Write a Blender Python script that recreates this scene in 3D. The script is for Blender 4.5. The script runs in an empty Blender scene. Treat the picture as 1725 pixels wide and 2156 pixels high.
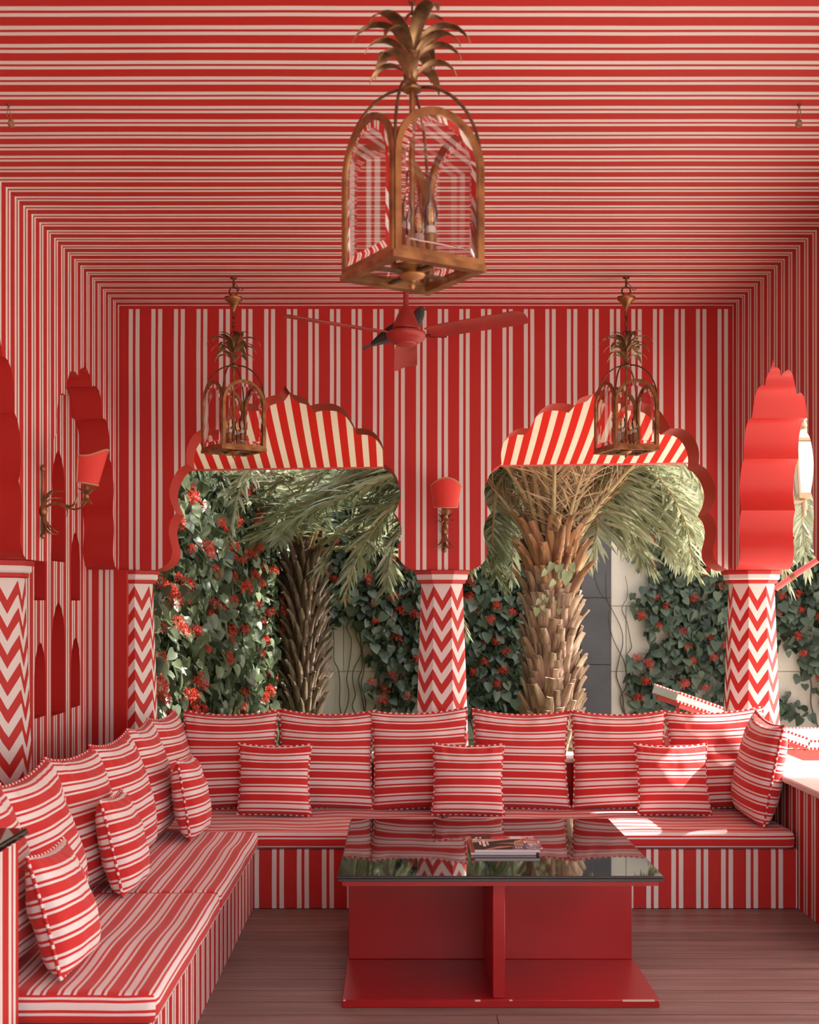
import bpy, math, random
import numpy as np
from mathutils import Vector, Matrix, noise

scene = bpy.context.scene
COL = scene.collection
PI = math.pi

# ------------------------------------------------------------------ camera
F, CX, CY, EYE = 2500.0, 845.0, 1268.0, 1.65        # focal length and principal point in photo pixels
IW, IH = 1725.0, 2156.0
cam_data = bpy.data.cameras.new('camera')
cam_data.sensor_fit = 'VERTICAL'
cam_data.sensor_height = 36.0
cam_data.sensor_width = 36.0
cam_data.lens = F / IH * 36.0
cam_data.shift_x = (IW / 2 - CX) / IH
cam_data.shift_y = (CY - IH / 2) / IH
cam_data.clip_start = 0.05
cam_data.clip_end = 200
cam_data.dof.use_dof = True
cam_data.dof.focus_distance = 6.9
cam_data.dof.aperture_fstop = 5.6
cam = bpy.data.objects.new('camera', cam_data)
COL.objects.link(cam)
cam.location = (0, 0, EYE)
cam.rotation_euler = (PI / 2, 0, 0)
scene.camera = cam

# ------------------------------------------------------------------ sky, sun, exposure
SUN_EL, SUN_AZ = math.radians(40), math.radians(8)   # azimuth from +X towards +Y
world = bpy.data.worlds.new('world')
scene.world = world
world.use_nodes = True
wn = world.node_tree.nodes
wl = world.node_tree.links
sky = wn.new('ShaderNodeTexSky')
sky.sky_type = 'NISHITA'
sky.sun_disc = False
sky.sun_elevation = SUN_EL
sky.sun_rotation = PI / 2 - SUN_AZ
sky.air_density = 1.0
sky.dust_density = 4.0
sky.ozone_density = 1.0
hz = wn.new('ShaderNodeMix'); hz.data_type = 'RGBA'
hz.inputs[0].default_value = 0.55
hz.inputs[7].default_value = (7.2, 6.7, 6.2, 1)
wl.new(sky.outputs[0], hz.inputs[6])
wl.new(hz.outputs[2], wn['Background'].inputs[0])
wn['Background'].inputs[1].default_value = 0.31

sun = bpy.data.lights.new('sun', 'SUN')
sun.energy = 10.0
sun.angle = math.radians(0.6)
sun.color = (1.0, 0.93, 0.84)
sun_o = bpy.data.objects.new('sun', sun)
COL.objects.link(sun_o)
sd = Vector((math.cos(SUN_AZ) * math.cos(SUN_EL), math.sin(SUN_AZ) * math.cos(SUN_EL), math.sin(SUN_EL)))
sun_o.rotation_euler = sd.to_track_quat('Z', 'Y').to_euler()
sun_o.location = (6, 8, 9)

vs = scene.view_settings
vs.view_transform = 'Standard'
vs.look = 'None'
vs.gamma = 1.0
vs.use_curve_mapping = False
vs.exposure = 0.72
scene.cycles.max_bounces = 10
scene.cycles.diffuse_bounces = 5
scene.cycles.glossy_bounces = 5
scene.cycles.transmission_bounces = 10
scene.cycles.transparent_max_bounces = 10
scene.cycles.use_denoising = True
scene.cycles.caustics_reflective = False
scene.cycles.caustics_refractive = False
scene.cycles.sample_clamp_indirect = 6.0

def at(px, py, Y):
    """world point seen at photo pixel (px, py) standing at depth Y"""
    return Vector(((px - CX) * Y / F, Y, EYE + (CY - py) * Y / F))

# ------------------------------------------------------------------ mesh helpers
class MB:
    def __init__(s):
        s.v, s.f, s.m, s.uv, s.sm = [], [], [], {}, []
    def add(s, verts, faces, mat=0, smooth=False, uvs=None):
        b = len(s.v)
        s.v.extend([tuple(p) for p in verts])
        for i, f in enumerate(faces):
            if uvs is not None:
                s.uv[len(s.f)] = uvs[i]
            s.f.append([b + k for k in f]); s.m.append(mat); s.sm.append(smooth)
        return s
    def box(s, lo, hi, mat=0, bev=0.0):
        x0, y0, z0 = lo; x1, y1, z1 = hi
        if bev <= 0:
            v = [(x0,y0,z0),(x1,y0,z0),(x1,y1,z0),(x0,y1,z0),(x0,y0,z1),(x1,y0,z1),(x1,y1,z1),(x0,y1,z1)]
            return s.add(v, [(0,3,2,1),(4,5,6,7),(0,1,5,4),(1,2,6,5),(2,3,7,6),(3,0,4,7)], mat)
        b = bev
        rings = []
        for z, i in ((z0, b), (z0 + b, 0), (z1 - b, 0), (z1, b)):
            rings.append([(x0+i+ (b if i==0 else 0), y0+i, z), (x1-i-(b if i==0 else 0), y0+i, z), (x1-i, y0+i+(b if i==0 else 0), z), (x1-i, y1-i-(b if i==0 else 0), z),
                          (x1-i-(b if i==0 else 0), y1-i, z), (x0+i+(b if i==0 else 0), y1-i, z), (x0+i, y1-i-(b if i==0 else 0), z), (x0+i, y0+i+(b if i==0 else 0), z)])
        v = [p for r in rings for p in r]
        f = [tuple(range(7, -1, -1)), tuple(range(24, 32))]
        for k in range(3):
            for i in range(8):
                j = (i + 1) % 8
                f.append((k*8+i, k*8+j, (k+1)*8+j, (k+1)*8+i))
        return s.add(v, f, mat)
    def lathe(s, prof, seg=24, o=(0,0,0), mat=0, smooth=True, axis='z', cap=True, phase=0.0):
        v, f = [], []
        n = len(prof)
        for (r, h) in prof:
            for k in range(seg):
                a = 2*PI*(k + phase)/seg
                c, d = r*math.cos(a), r*math.sin(a)
                p = (c, d, h) if axis == 'z' else ((h, c, d) if axis == 'x' else (c, h, d))
                v.append((p[0]+o[0], p[1]+o[1], p[2]+o[2]))
        for i in range(n-1):
            for k in range(seg):
                q = (k+1) % seg
                f.append((i*seg+k, i*seg+q, (i+1)*seg+q, (i+1)*seg+k))
        if cap:
            f.append(tuple(range(seg-1, -1, -1))); f.append(tuple((n-1)*seg+k for k in range(seg)))
        return s.add(v, f, mat, smooth)
    def tube(s, pts, rad, seg=8, mat=0, closed=False, smooth=True, cap=True, uvlen=False):
        pts = [Vector(p) for p in pts]
        n = len(pts)
        rads = rad if isinstance(rad, (list, tuple)) else [rad]*n
        tang = []
        for i in range(n):
            a = pts[(i-1) % n] if (closed or i > 0) else pts[i]
            b = pts[(i+1) % n] if (closed or i < n-1) else pts[i]
            t = (b-a); t = t.normalized() if t.length > 1e-9 else Vector((0,0,1))
            tang.append(t)
        up = Vector((0,0,1)) if abs(tang[0].z) < 0.9 else Vector((1,0,0))
        nrm = (up - tang[0]*up.dot(tang[0])).normalized()
        v, f, uvs = [], [], []
        L = [0.0]
        for i in range(1, n+1):
            L.append(L[-1] + (pts[i % n]-pts[i-1]).length)
        for i in range(n):
            t = tang[i]
            nrm = (nrm - t*nrm.dot(t))
            nrm = nrm.normalized() if nrm.length > 1e-6 else t.orthogonal().normalized()
            bi = t.cross(nrm)
            for k in range(seg):
                a = 2*PI*k/seg
                v.append(pts[i] + (nrm*math.cos(a) + bi*math.sin(a))*rads[i])
        m = n if closed else n-1
        for i in range(m):
            j = (i+1) % n
            for k in range(seg):
                q = (k+1) % seg
                f.append((i*seg+k, i*seg+q, j*seg+q, j*seg+k))
                uvs.append([(k/seg, L[i]), ((k+1)/seg, L[i]), ((k+1)/seg, L[i+1]), (k/seg, L[i+1])])
        if cap and not closed:
            f.append(tuple(range(seg-1, -1, -1))); uvs.append([(0, 0)]*seg)
            f.append(tuple((n-1)*seg+k for k in range(seg))); uvs.append([(0, L[n-1])]*seg)
        return s.add(v, f, mat, smooth, uvs if uvlen else None)
    def extrude(s, outline, frm, to, mf=0, mb=0, ms=0, smooth_side=False):
        """outline: list of 2-D points; frm(p) and to(p) map them to the front and back face"""
        n = len(outline)
        v = [frm(p) for p in outline] + [to(p) for p in outline]
        s.add(v, [], 0)
        b = len(s.v) - 2*n
        s.f.append([b+i for i in range(n)]); s.m.append(mf); s.sm.append(False)
        s.f.append([b+n+i for i in range(n-1, -1, -1)]); s.m.append(mb); s.sm.append(False)
        for i in range(n):
            j = (i+1) % n
            s.f.append([b+j, b+i, b+n+i, b+n+j]); s.m.append(ms if not callable(ms) else ms(i)); s.sm.append(smooth_side)
        return s
    def mesh(s, name, sharp=None):
        me = bpy.data.meshes.new(name)
        me.from_pydata(s.v, [], s.f)
        me.polygons.foreach_set('material_index', s.m)
        me.polygons.foreach_set('use_smooth', s.sm)
        if s.uv:
            uvl = me.uv_layers.new(name='uv')
            for fi, cs in s.uv.items():
                p = me.polygons[fi]
                for k, li in enumerate(p.loop_indices):
                    uvl.data[li].uv = cs[k]
        if sharp is not None:
            me.set_sharp_from_angle(angle=math.radians(sharp))
        me.update()
        return me
    def build(s, name, mats, parent=None, sharp=40, fixn=False):
        me = s.mesh(name, sharp)
        if fixn:
            import bmesh
            bm = bmesh.new(); bm.from_mesh(me)
            bmesh.ops.recalc_face_normals(bm, faces=bm.faces[:])
            bm.to_mesh(me); bm.free()
        return link(name, me, mats, parent)

def link(name, me, mats=None, parent=None):
    if mats is not None and len(me.materials) == 0:
        for m in (mats if isinstance(mats, (list, tuple)) else [mats]):
            me.materials.append(m)
    o = bpy.data.objects.new(name, me)
    COL.objects.link(o)
    if parent is not None:
        o.parent = parent
    return o

def empty(name, loc=(0,0,0), rot=(0,0,0), parent=None):
    o = bpy.data.objects.new(name, None)
    o.empty_display_size = 0.05
    COL.objects.link(o)
    o.location = loc; o.rotation_euler = rot
    if parent is not None:
        o.parent = parent
    return o

def tag(o, label, cat, group=None):
    o['label'] = label; o['category'] = cat
    if group: o['group'] = group
    return o

def struct(o, label=None):
    o['kind'] = 'structure'
    if label: o['label'] = label
    return o

def copy_tree(o, parent=None):
    c = o.copy(); COL.objects.link(c); c.parent = parent
    for ch in o.children:
        copy_tree(ch, c)
    return c

def catmull(pts, sub=6, closed=False):
    P = [Vector(p) for p in pts]
    n = len(P); out = []
    rng = n if closed else n-1
    for i in range(rng):
        p0 = P[(i-1) % n] if (closed or i > 0) else P[i]*2 - P[i+1]
        p1 = P[i]; p2 = P[(i+1) % n]
        p3 = P[(i+2) % n] if (closed or i < n-2) else p2*2 - p1
        for k in range(sub):
            t = k/sub
            out.append(0.5*((2*p1) + (p2-p0)*t + (2*p0-5*p1+4*p2-p3)*t*t + (3*p1-p0-3*p2+p3)*t**3))
    if not closed: out.append(P[-1])
    return out

# ------------------------------------------------------------------ materials
def new_mat(name):
    m = bpy.data.materials.new(name); m.use_nodes = True
    return m, m.node_tree.nodes, m.node_tree.links, m.node_tree.nodes['Principled BSDF']

def rgb(c):
    return (c[0], c[1], c[2], 1.0)

def mth(N, L, op, a, b=None, c=None):
    n = N.new('ShaderNodeMath'); n.operation = op
    for i, x in enumerate((a, b, c)):
        if x is None: continue
        if isinstance(x, (int, float)): n.inputs[i].default_value = x
        else: L.new(x, n.inputs[i])
    return n.outputs[0]

def add_bump(N, L, P, scale, strength, dist=0.01, coord=None, detail=4):
    tn = N.new('ShaderNodeTexNoise'); tn.inputs['Scale'].default_value = scale; tn.inputs['Detail'].default_value = detail
    if coord is not None: L.new(coord, tn.inputs['Vector'])
    b = N.new('ShaderNodeBump'); b.inputs['Strength'].default_value = strength; b.inputs['Distance'].default_value = dist
    L.new(tn.outputs[0], b.inputs['Height']); L.new(b.outputs[0], P.inputs['Normal'])

def simple(name, col, rough=0.5, metal=0.0, bump=None, var=0.0, var_scale=6.0, spec=0.5, col2=None):
    m, N, L, P = new_mat(name)
    P.inputs['Base Color'].default_value = rgb(col)
    P.inputs['Roughness'].default_value = rough
    P.inputs['Metallic'].default_value = metal
    P.inputs['Specular IOR Level'].default_value = spec
    tc = N.new('ShaderNodeTexCoord')
    if var > 0 or col2 is not None:
        tn = N.new('ShaderNodeTexNoise'); tn.inputs['Scale'].default_value = var_scale; tn.inputs['Detail'].default_value = 5
        L.new(tc.outputs['Object'], tn.inputs['Vector'])
        cr = N.new('ShaderNodeValToRGB')
        cr.color_ramp.elements[0].position = 0.3; cr.color_ramp.elements[1].position = 0.7
        cr.color_ramp.elements[0].color = rgb(col2 if col2 is not None else [c*(1-var) for c in col])
        cr.color_ramp.elements[1].color = rgb([min(1, c*(1+var*0.5)) for c in col])
        L.new(tn.outputs[0], cr.inputs[0]); L.new(cr.outputs[0], P.inputs['Base Color'])
    if bump:
        add_bump(N, L, P, bump[0], bump[1], bump[2] if len(bump) > 2 else 0.01, tc.outputs['Object'])
    return m

RED_PAINT = (0.50, 0.026, 0.022)
WHITE_PAINT = (0.75, 0.75, 0.73)
RED_CLOTH = (0.57, 0.030, 0.029)
WHITE_CLOTH = (0.77, 0.75, 0.745)

def stripes(name, axis, period, phase, bands, red, white, wob=0.0, wob_scale=0.8, rough=0.55, bump=(90, 0.08, 0.004), src='pos', warp=None, keep=None, weave=False):
    """painted or woven stripes: white where fract((coord-phase)/period) lies in one of the bands"""
    m, N, L, P = new_mat(name)
    P.inputs['Roughness'].default_value = rough
    P.inputs['Specular IOR Level'].default_value = 0.3
    if src == 'pos':
        g = N.new('ShaderNodeNewGeometry'); vec = g.outputs['Position']
    elif src == 'uv':
        g = N.new('ShaderNodeTexCoord'); vec = g.outputs['UV']
    else:
        g = N.new('ShaderNodeTexCoord'); vec = g.outputs['Object']
    sep = N.new('ShaderNodeSeparateXYZ'); L.new(vec, sep.inputs[0])
    x = sep.outputs['XYZ'.index(axis)]
    if warp:                       # (threshold, factor): stripes drawn wider below the threshold
        d = mth(N, L, 'MINIMUM', mth(N, L, 'SUBTRACT', x, warp[0]), 0.0)
        x = mth(N, L, 'SUBTRACT', x, mth(N, L, 'MULTIPLY', d, warp[1]))
    if wob > 0:
        tn = N.new('ShaderNodeTexNoise'); tn.inputs['Scale'].default_value = wob_scale; tn.inputs['Detail'].default_value = 3
        L.new(vec, tn.inputs['Vector'])
        x = mth(N, L, 'ADD', x, mth(N, L, 'MULTIPLY', mth(N, L, 'SUBTRACT', tn.outputs[0], 0.5), wob))
    t = mth(N, L, 'FRACT', mth(N, L, 'DIVIDE', mth(N, L, 'SUBTRACT', x, phase), period))
    cr = N.new('ShaderNodeValToRGB'); r = cr.color_ramp; r.interpolation = 'CONSTANT'
    stops = []
    prev = 0.0
    for a, b in bands:
        if a > prev: stops.append((prev, red))
        stops.append((a, white)); prev = b
    if prev < 1: stops.append((prev, red))
    r.elements[0].position = stops[0][0]; r.elements[0].color = rgb(stops[0][1])
    r.elements[1].position = stops[1][0]; r.elements[1].color = rgb(stops[1][1])
    for p, c in stops[2:]:
        e = r.elements.new(p); e.color = rgb(c)
    L.new(t, cr.inputs[0])
    col = cr.outputs[0]
    if keep:                       # (axis, op, value): stripes stop at a painted border
        k = mth(N, L, keep[1], sep.outputs['XYZ'.index(keep[0])], keep[2])
        mx = N.new('ShaderNodeMix'); mx.data_type = 'RGBA'
        L.new(k, mx.inputs[0]); mx.inputs[6].default_value = rgb(red); L.new(col, mx.inputs[7])
        col = mx.outputs[2]
    # slight unevenness of brushed paint / cloth
    tn2 = N.new('ShaderNodeTexNoise'); tn2.inputs['Scale'].default_value = 2.2; tn2.inputs['Detail'].default_value = 4
    L.new(vec, tn2.inputs['Vector'])
    hs = N.new('ShaderNodeHueSaturation')
    L.new(col, hs.inputs['Color'])
    L.new(mth(N, L, 'ADD', mth(N, L, 'MULTIPLY', tn2.outputs[0], 0.16), 0.92), hs.inputs['Value'])
    L.new(hs.outputs[0], P.inputs['Base Color'])
    if bump:
        add_bump(N, L, P, bump[0], bump[1], bump[2], vec)
    if weave:
        P.inputs['Sheen Weight'].default_value = 0.15
        P.inputs['Sheen Roughness'].default_value = 0.5
    return m

WALL_BANDS = [(0.0, 0.18), (0.30, 0.48)]
CEIL_BANDS = [(0.0, 0.21), (0.34, 0.53)]
CLOTH_BANDS = [(0.35, 0.445), (0.54, 0.775), (0.87, 0.965)]
P_CEIL, PH_CEIL = 0.1204, 3.600

M = {}
M['red'] = simple('red_paint', RED_PAINT, 0.5, bump=(70, 0.06, 0.004), var=0.10, var_scale=1.5, spec=0.35)
M['white'] = simple('white_paint', WHITE_PAINT, 0.55, bump=(70, 0.06, 0.004), var=0.05, spec=0.35)
M['ceil'] = stripes('ceiling_stripes', 'Y', P_CEIL, PH_CEIL, CEIL_BANDS, RED_PAINT, WHITE_PAINT, wob=0.016, wob_scale=0.9)
M['side'] = stripes('side_wall_stripes', 'Y', P_CEIL, PH_CEIL, CEIL_BANDS, RED_PAINT, WHITE_PAINT, wob=0.010, wob_scale=0.9)
M['back'] = stripes('back_wall_stripes', 'X', 0.1316, -0.6986, WALL_BANDS, RED_PAINT, WHITE_PAINT, wob=0.008, wob_scale=1.0, warp=(-0.70, 0.045), keep=('Z', 'LESS_THAN', 3.440))
M['corner'] = stripes('corner_stripes', 'X', 0.1316, -1.900, [(0.02, 0.18), (0.50, 0.68), (0.79, 0.97)], RED_PAINT, WHITE_PAINT, wob=0.006, keep=('X', 'LESS_THAN', -1.745))
M['bench_x'] = stripes('bench_stripes_back', 'X', 0.1345, -0.696, WALL_BANDS, RED_PAINT, WHITE_PAINT, wob=0.008, wob_scale=1.5)
M['bench_y'] = stripes('bench_stripes_left', 'Y', 0.122, 0.0, CEIL_BANDS, RED_PAINT, WHITE_PAINT, wob=0.008, wob_scale=1.5)
M['parapet_y'] = stripes('parapet_stripes', 'Y', 0.1204, 3.60, CEIL_BANDS, RED_PAINT, WHITE_PAINT, wob=0.006)
M['cloth'] = stripes('striped_cloth', 'Y', 0.0965, 0.0, CLOTH_BANDS, RED_CLOTH, WHITE_CLOTH, src='uv', rough=0.8, bump=None, weave=True)
M['piping'] = stripes('striped_piping', 'Y', 0.034, 0.0, [(0.0, 0.38)], RED_CLOTH, WHITE_CLOTH, src='uv', rough=0.8, bump=None)
M['table_red'] = simple('lacquered_red', (0.34, 0.009, 0.011), 0.28, var=0.12, var_scale=3.0, bump=(40, 0.02, 0.003), spec=0.5)
M['granite'] = simple('black_granite', (0.012, 0.011, 0.011), 0.03, var=0.5, var_scale=180, spec=0.5)
M['granite_edge'] = simple('black_granite_edge', (0.014, 0.012, 0.011), 0.38, var=0.4, var_scale=120)
M['granite'].node_tree.nodes['Principled BSDF'].inputs['IOR'].default_value = 2.3
M['slab'] = simple('pale_stone', (0.80, 0.74, 0.70), 0.45, bump=(60, 0.05, 0.003), var=0.06)
M['chip'] = simple('bare_chipped_edge', (0.62, 0.48, 0.36), 0.7)
# ================================================================== the room shell
CEIL_Z = 3.457
XL, XR, YB = -1.721, 2.02, 7.25          # inner faces of the arcades
S = 0.0029                               # metres per photo pixel on the back wall
LOBES = [
    [(0,812),(8.8,825),(17,830.5),(32.5,834.5),(45,841),(53,854)],
    [(53,854),(65,850.5),(82,849),(104,851),(124,863),(139,885),(147.6,902)],
    [(147.6,902),(171,902.5),(190,913),(203,932),(208.5,954),(207.6,977)],
    [(207.6,977),(225,989),(237.5,1011),(244,1036),(239,1061),(229.6,1080)],
    [(229.6,1080),(241,1096),(245.5,1120),(241.5,1141),(238,1157),(239.5,1173),(247,1186),(258,1194),(270,1200)],
]
def arch_half(sx):
    out = []
    for i, lb in enumerate(LOBES):
        c = catmull([(dx*S*sx, 0, EYE + (CY-y)*S) for dx, y in lb], 3)
        if i: c = c[1:]
        out += [(p.x, p.z) for p in c]
    return out
def arch(center, sx):
    h = arch_half(sx)
    return [(center - x, z) for x, z in reversed(h)] + [(center + x, z) for x, z in h[1:]]
Z0 = EYE + (CY-1200)*S                    # underside of the piers, where they meet the capitals

def arcade(name, lo, hi, centers, sx, frm, to, mats):
    ol = [(lo, Z0)]
    n0 = []
    for c in centers:
        a = arch(c, sx); n0.append((len(ol), len(ol)+len(a))); ol += a
    ol += [(hi, Z0), (hi, CEIL_Z), (lo, CEIL_Z)]
    mb = MB().extrude(ol, frm, to, 0, 0, 1, True)
    o = mb.build(name, mats, sharp=35, fixn=True)
    return struct(o)

BT = 0.28
ARCH_L, ARCH_R = -0.709, 1.215
arcade('wall_back', -2.06, XR, [ARCH_L, ARCH_R], 1.0, lambda p: (p[0], YB, p[1]), lambda p: (p[0], YB+BT, p[1]), [M['back'], M['red']])
SIDE_C = [1.28, 3.01, 4.74, 6.47]
LT = 0.179
arcade('wall_left', 0.42, YB, SIDE_C[1:], 0.90, lambda p: (XL, p[0], p[1]), lambda p: (XL-LT, p[0], p[1]), [M['side'], M['red']])
RT = 0.32
arcade('wall_right', 0.42, YB+BT, [c-0.02 for c in SIDE_C], 0.90, lambda p: (XR, p[0], p[1]), lambda p: (XR+RT, p[0], p[1]), [M['side'], M['red']])

# closed wall behind the left arcade, with tiers of pointed niches
XN = XL - LT
def niche_wall():
    mb = MB()
    D = 0.12
    frm = lambda p: (XN, p[0], p[1])
    to = lambda p: (XN-D, p[0], p[1])
    def rect(y0, y1, z0, z1):
        mb.extrude([(y0,z0),(y1,z0),(y1,z1),(y0,z1)], frm, to, 0, 1, 1)
    def notch(y0, y1, zt, zlow, ztop):
        """block with a pointed arch cut from below; opening springs from zlow to its tip zt"""
        c, w = (y0+y1)/2, (y1-y0)/2
        hh = min(0.62*(zt-zlow), 2.1*w)
        pr = [(1,0),(0.985,0.2),(0.90,0.45),(0.74,0.66),(0.5,0.84),(0.25,0.95),(0,1.0)]
        zs = zt-hh
        left = [(c - w*a, zs + hh*b) for a, b in pr]
        right = [(c + w*a, zs + hh*b) for a, b in reversed(pr[:-1])]
        mb.extrude(left + right + [(y1+1e-4, ztop), (y0-1e-4, ztop)], frm, to, 0, 1, 1)
        if zs > zlow: pass
        return zs
    cols = []
    for c in (6.58, 4.85, 3.12):
        cols += [(c-0.335, 0.20, 1.44, 1.045, 2.06, 1.66), (c, 0.26, 1.65, 1.03, 2.49, 1.875), (c+0.345, 0.20, 1.446, 1.04, 2.06, 1.66)]
    cols.sort()
    y = 0.42
    for (c, w, t1, b1, t2, b2) in cols:
        y0, y1 = c-w/2, c+w/2
        rect(y, y0, 0, CEIL_Z)
        rect(y0, y1, 0, b1)
        notch(y0, y1, t1, b1, b2)
        notch(y0, y1, t2, b2, CEIL_Z)
        y = y1
    rect(y, YB+BT, 0, CEIL_Z)
    mb.box((XN-D-0.12, 0.42, 0), (XN-D, YB+BT, CEIL_Z), 1)
    return struct(mb.build('wall_niches', [M['side'], M['red']], sharp=35))
niche_wall()
# short return wall in the back left corner beside the column
struct(MB().box((XN, 7.20, 0.0), (-1.665, YB-0.0005, Z0), 0).build('wall_corner', [M['corner']]))

struct(MB().box((-2.15, 0.30, 0), (-0.30, 0.42, CEIL_Z)).build('wall_front_light_block', [M['red']]))  # unseen wall section, added to hold back light on the left side
ceil = struct(MB().box((-2.3, 0.3, CEIL_Z), (2.5, YB+BT+0.05, CEIL_Z+0.15)).build('ceiling', [M['ceil']]))

# ------------------------------------------------------------------ deck floor
m, N, L, P = new_mat('deck_boards')
tc = N.new('ShaderNodeTexCoord'); gp = N.new('ShaderNodeNewGeometry')
mp = N.new('ShaderNodeMapping'); mp.inputs['Scale'].default_value = (0.7, 9, 1)
L.new(gp.outputs['Position'], mp.inputs[0])
tn = N.new('ShaderNodeTexNoise'); tn.inputs['Scale'].default_value = 2.0; tn.inputs['Detail'].default_value = 6
L.new(mp.outputs[0], tn.inputs['Vector'])
cr = N.new('ShaderNodeValToRGB')
cr.color_ramp.elements[0].position = 0.3; cr.color_ramp.elements[0].color = (0.135, 0.078, 0.068, 1)
cr.color_ramp.elements[1].position = 0.72; cr.color_ramp.elements[1].color = (0.26, 0.17, 0.152, 1)
L.new(tn.outputs[0], cr.inputs[0]); L.new(cr.outputs[0], P.inputs['Base Color'])
oi = N.new('ShaderNodeObjectInfo')
hs = N.new('ShaderNodeHueSaturation'); L.new(cr.outputs[0], hs.inputs['Color'])
L.new(mth(N, L, 'ADD', mth(N, L, 'MULTIPLY', oi.outputs['Random'], 0.3), 0.85), hs.inputs['Value'])
L.new(hs.outputs[0], P.inputs['Base Color'])
P.inputs['Roughness'].default_value = 0.34
P.inputs['Specular IOR Level'].default_value = 0.75
add_bump(N, L, P, 60, 0.1, 0.003, gp.outputs['Position'])
M['deck'] = m
M['dark'] = simple('dark_gap', (0.02, 0.015, 0.013), 0.9)

floor = struct(MB().box((-2.1, -0.6, -0.10), (2.42, 7.3, -0.026)).build('floor', [M['dark']]))
def board_mesh(x0, x1):
    w = 0.1455
    prof = [(0.0, -0.024), (0.0, -0.002), (0.003, 0.0)]
    n = 9
    for i in range(n):
        a = 0.010 + i*(w-0.022)/n
        prof += [(a, 0.0), (a+0.002, -0.002), (a+0.0055, -0.002), (a+0.0075, 0.0)]
    prof += [(w-0.009, 0.0), (w-0.0065, -0.002), (w-0.0065, -0.024)]
    mb = MB()
    n = len(prof)
    v = [(x0, y, z) for y, z in prof] + [(x1, y, z) for y, z in prof]
    f = [(i, i+n, i+1+n, i+1) for i in range(n-1)]
    f += [tuple(range(n)), tuple(range(2*n-1, n-1, -1))]
    mb.add(v, f)
    return mb.mesh('deck_board')
bm_full = board_mesh(-1.0, 2.42); bm_full.materials.append(M['deck'])
bm_short = board_mesh(-1.0, 2.139); bm_short.materials.append(M['deck'])
bm_a = board_mesh(-1.0, 0.38); bm_a.materials.append(M['deck'])
bm_b = board_mesh(0.383, 2.42); bm_b.materials.append(M['deck'])
yb = 6.40
k = 0
while yb > -0.4:
    yb -= 0.1495
    for me in ([bm_a, bm_b] if k == 11 else [bm_short if yb > 5.2 else bm_full]):
        o = link('deck_board', me, None, floor); o.location = (0, yb, 0)
    k += 1

# ------------------------------------------------------------------ columns
m, N, L, P = new_mat('chevron_paint')
P.inputs['Roughness'].default_value = 0.55; P.inputs['Specular IOR Level'].default_value = 0.3
tc = N.new('ShaderNodeTexCoord'); sp = N.new('ShaderNodeSeparateXYZ'); L.new(tc.outputs['UV'], sp.inputs[0])
fu = mth(N, L, 'FRACT', sp.outputs[0])
tri = mth(N, L, 'SUBTRACT', 1.0, mth(N, L, 'ABSOLUTE', mth(N, L, 'SUBTRACT', mth(N, L, 'MULTIPLY', fu, 2.0), 1.0)))
w = mth(N, L, 'SUBTRACT', mth(N, L, 'DIVIDE', mth(N, L, 'SUBTRACT', 1.752, sp.outputs[1]), 0.127), mth(N, L, 'MULTIPLY', tri, 0.73))
redm = mth(N, L, 'MULTIPLY', mth(N, L, 'LESS_THAN', mth(N, L, 'FRACT', w), 0.505), mth(N, L, 'GREATER_THAN', w, 0.0))
mx = N.new('ShaderNodeMix'); mx.data_type = 'RGBA'
mx.inputs[6].default_value = rgb(WHITE_PAINT); mx.inputs[7].default_value = rgb(RED_PAINT)
L.new(redm, mx.inputs[0]); L.new(mx.outputs[2], P.inputs['Base Color'])
add_bump(N, L, P, 80, 0.06, 0.004, tc.outputs['Object'])
M['chevron'] = m

def oct_ring(a, z):
    r = a/math.cos(PI/8)
    return [(r*math.cos(PI/4*(k+0.5)), r*math.sin(PI/4*(k+0.5)), z) for k in range(8)]
def column_meshes():
    sh = MB()
    za, zb = 0.702, 1.775
    aa, ab = 0.163, 0.127
    v = oct_ring(aa, za) + oct_ring(ab, zb)
    f, uv = [], []
    for k in range(8):
        q = (k+1) % 8
        f.append((k, q, 8+q, 8+k)); uv.append([(k, za), (k+1, za), (k+1, zb), (k, zb)])
    f += [tuple(range(7,-1,-1)), tuple(range(8,16))]; uv += [[(0,0)]*8, [(0,0)]*8]
    sh.add(v, f, 0, False, uv)
    me = [('shaft', sh.mesh('column_shaft'), M['chevron'])]
    z = 1.764
    for a, b, h, mt in ((0.138, 0.145, 0.024, 'red'), (0.150, 0.157, 0.033, 'white'), (0.166, 0.168, Z0-1.821-0.002, 'red')):
        bnd = MB()
        v = oct_ring(a, z) + oct_ring(b, z+h*0.25) + oct_ring(b, z+h)
        f = [tuple(range(7,-1,-1)), tuple(range(16,24))]
        for i in range(2):
            for kk in range(8):
                q = (kk+1) % 8
                f.append((i*8+kk, i*8+q, (i+1)*8+q, (i+1)*8+kk))
        bnd.add(v, f)
        me.append(('capital_band', bnd.mesh('capital_band'), M[mt]))
        z += h
    for n_, mm, mt in me: mm.materials.append(mt)
    return me
CM = column_meshes()
def column(x, y, label):
    r = empty('column', (x, y, 0.0))
    tag(r, label, 'column', 'zigzag painted columns of the arcade')
    for n_, mm, mt in CM:
        link(n_, mm, None, r)
    return r
column(0.253, YB+0.14, 'octagonal zigzag column under the pier with the frontal wall lamp')
column(-1.685, YB+0.14, 'octagonal zigzag column in the closed corner where both benches meet')
column(2.18, YB+0.14, 'sunlit octagonal zigzag column in the open corner beside the loungers')
column(XL-0.20, 5.605, 'octagonal zigzag column in front of the niche wall beside the left bench')
column(XL-0.20, 3.875, 'octagonal zigzag column beside the granite counter')
c_ = column(2.18, 3.855, 'octagonal zigzag column on a white plinth by the open entrance bay')
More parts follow.
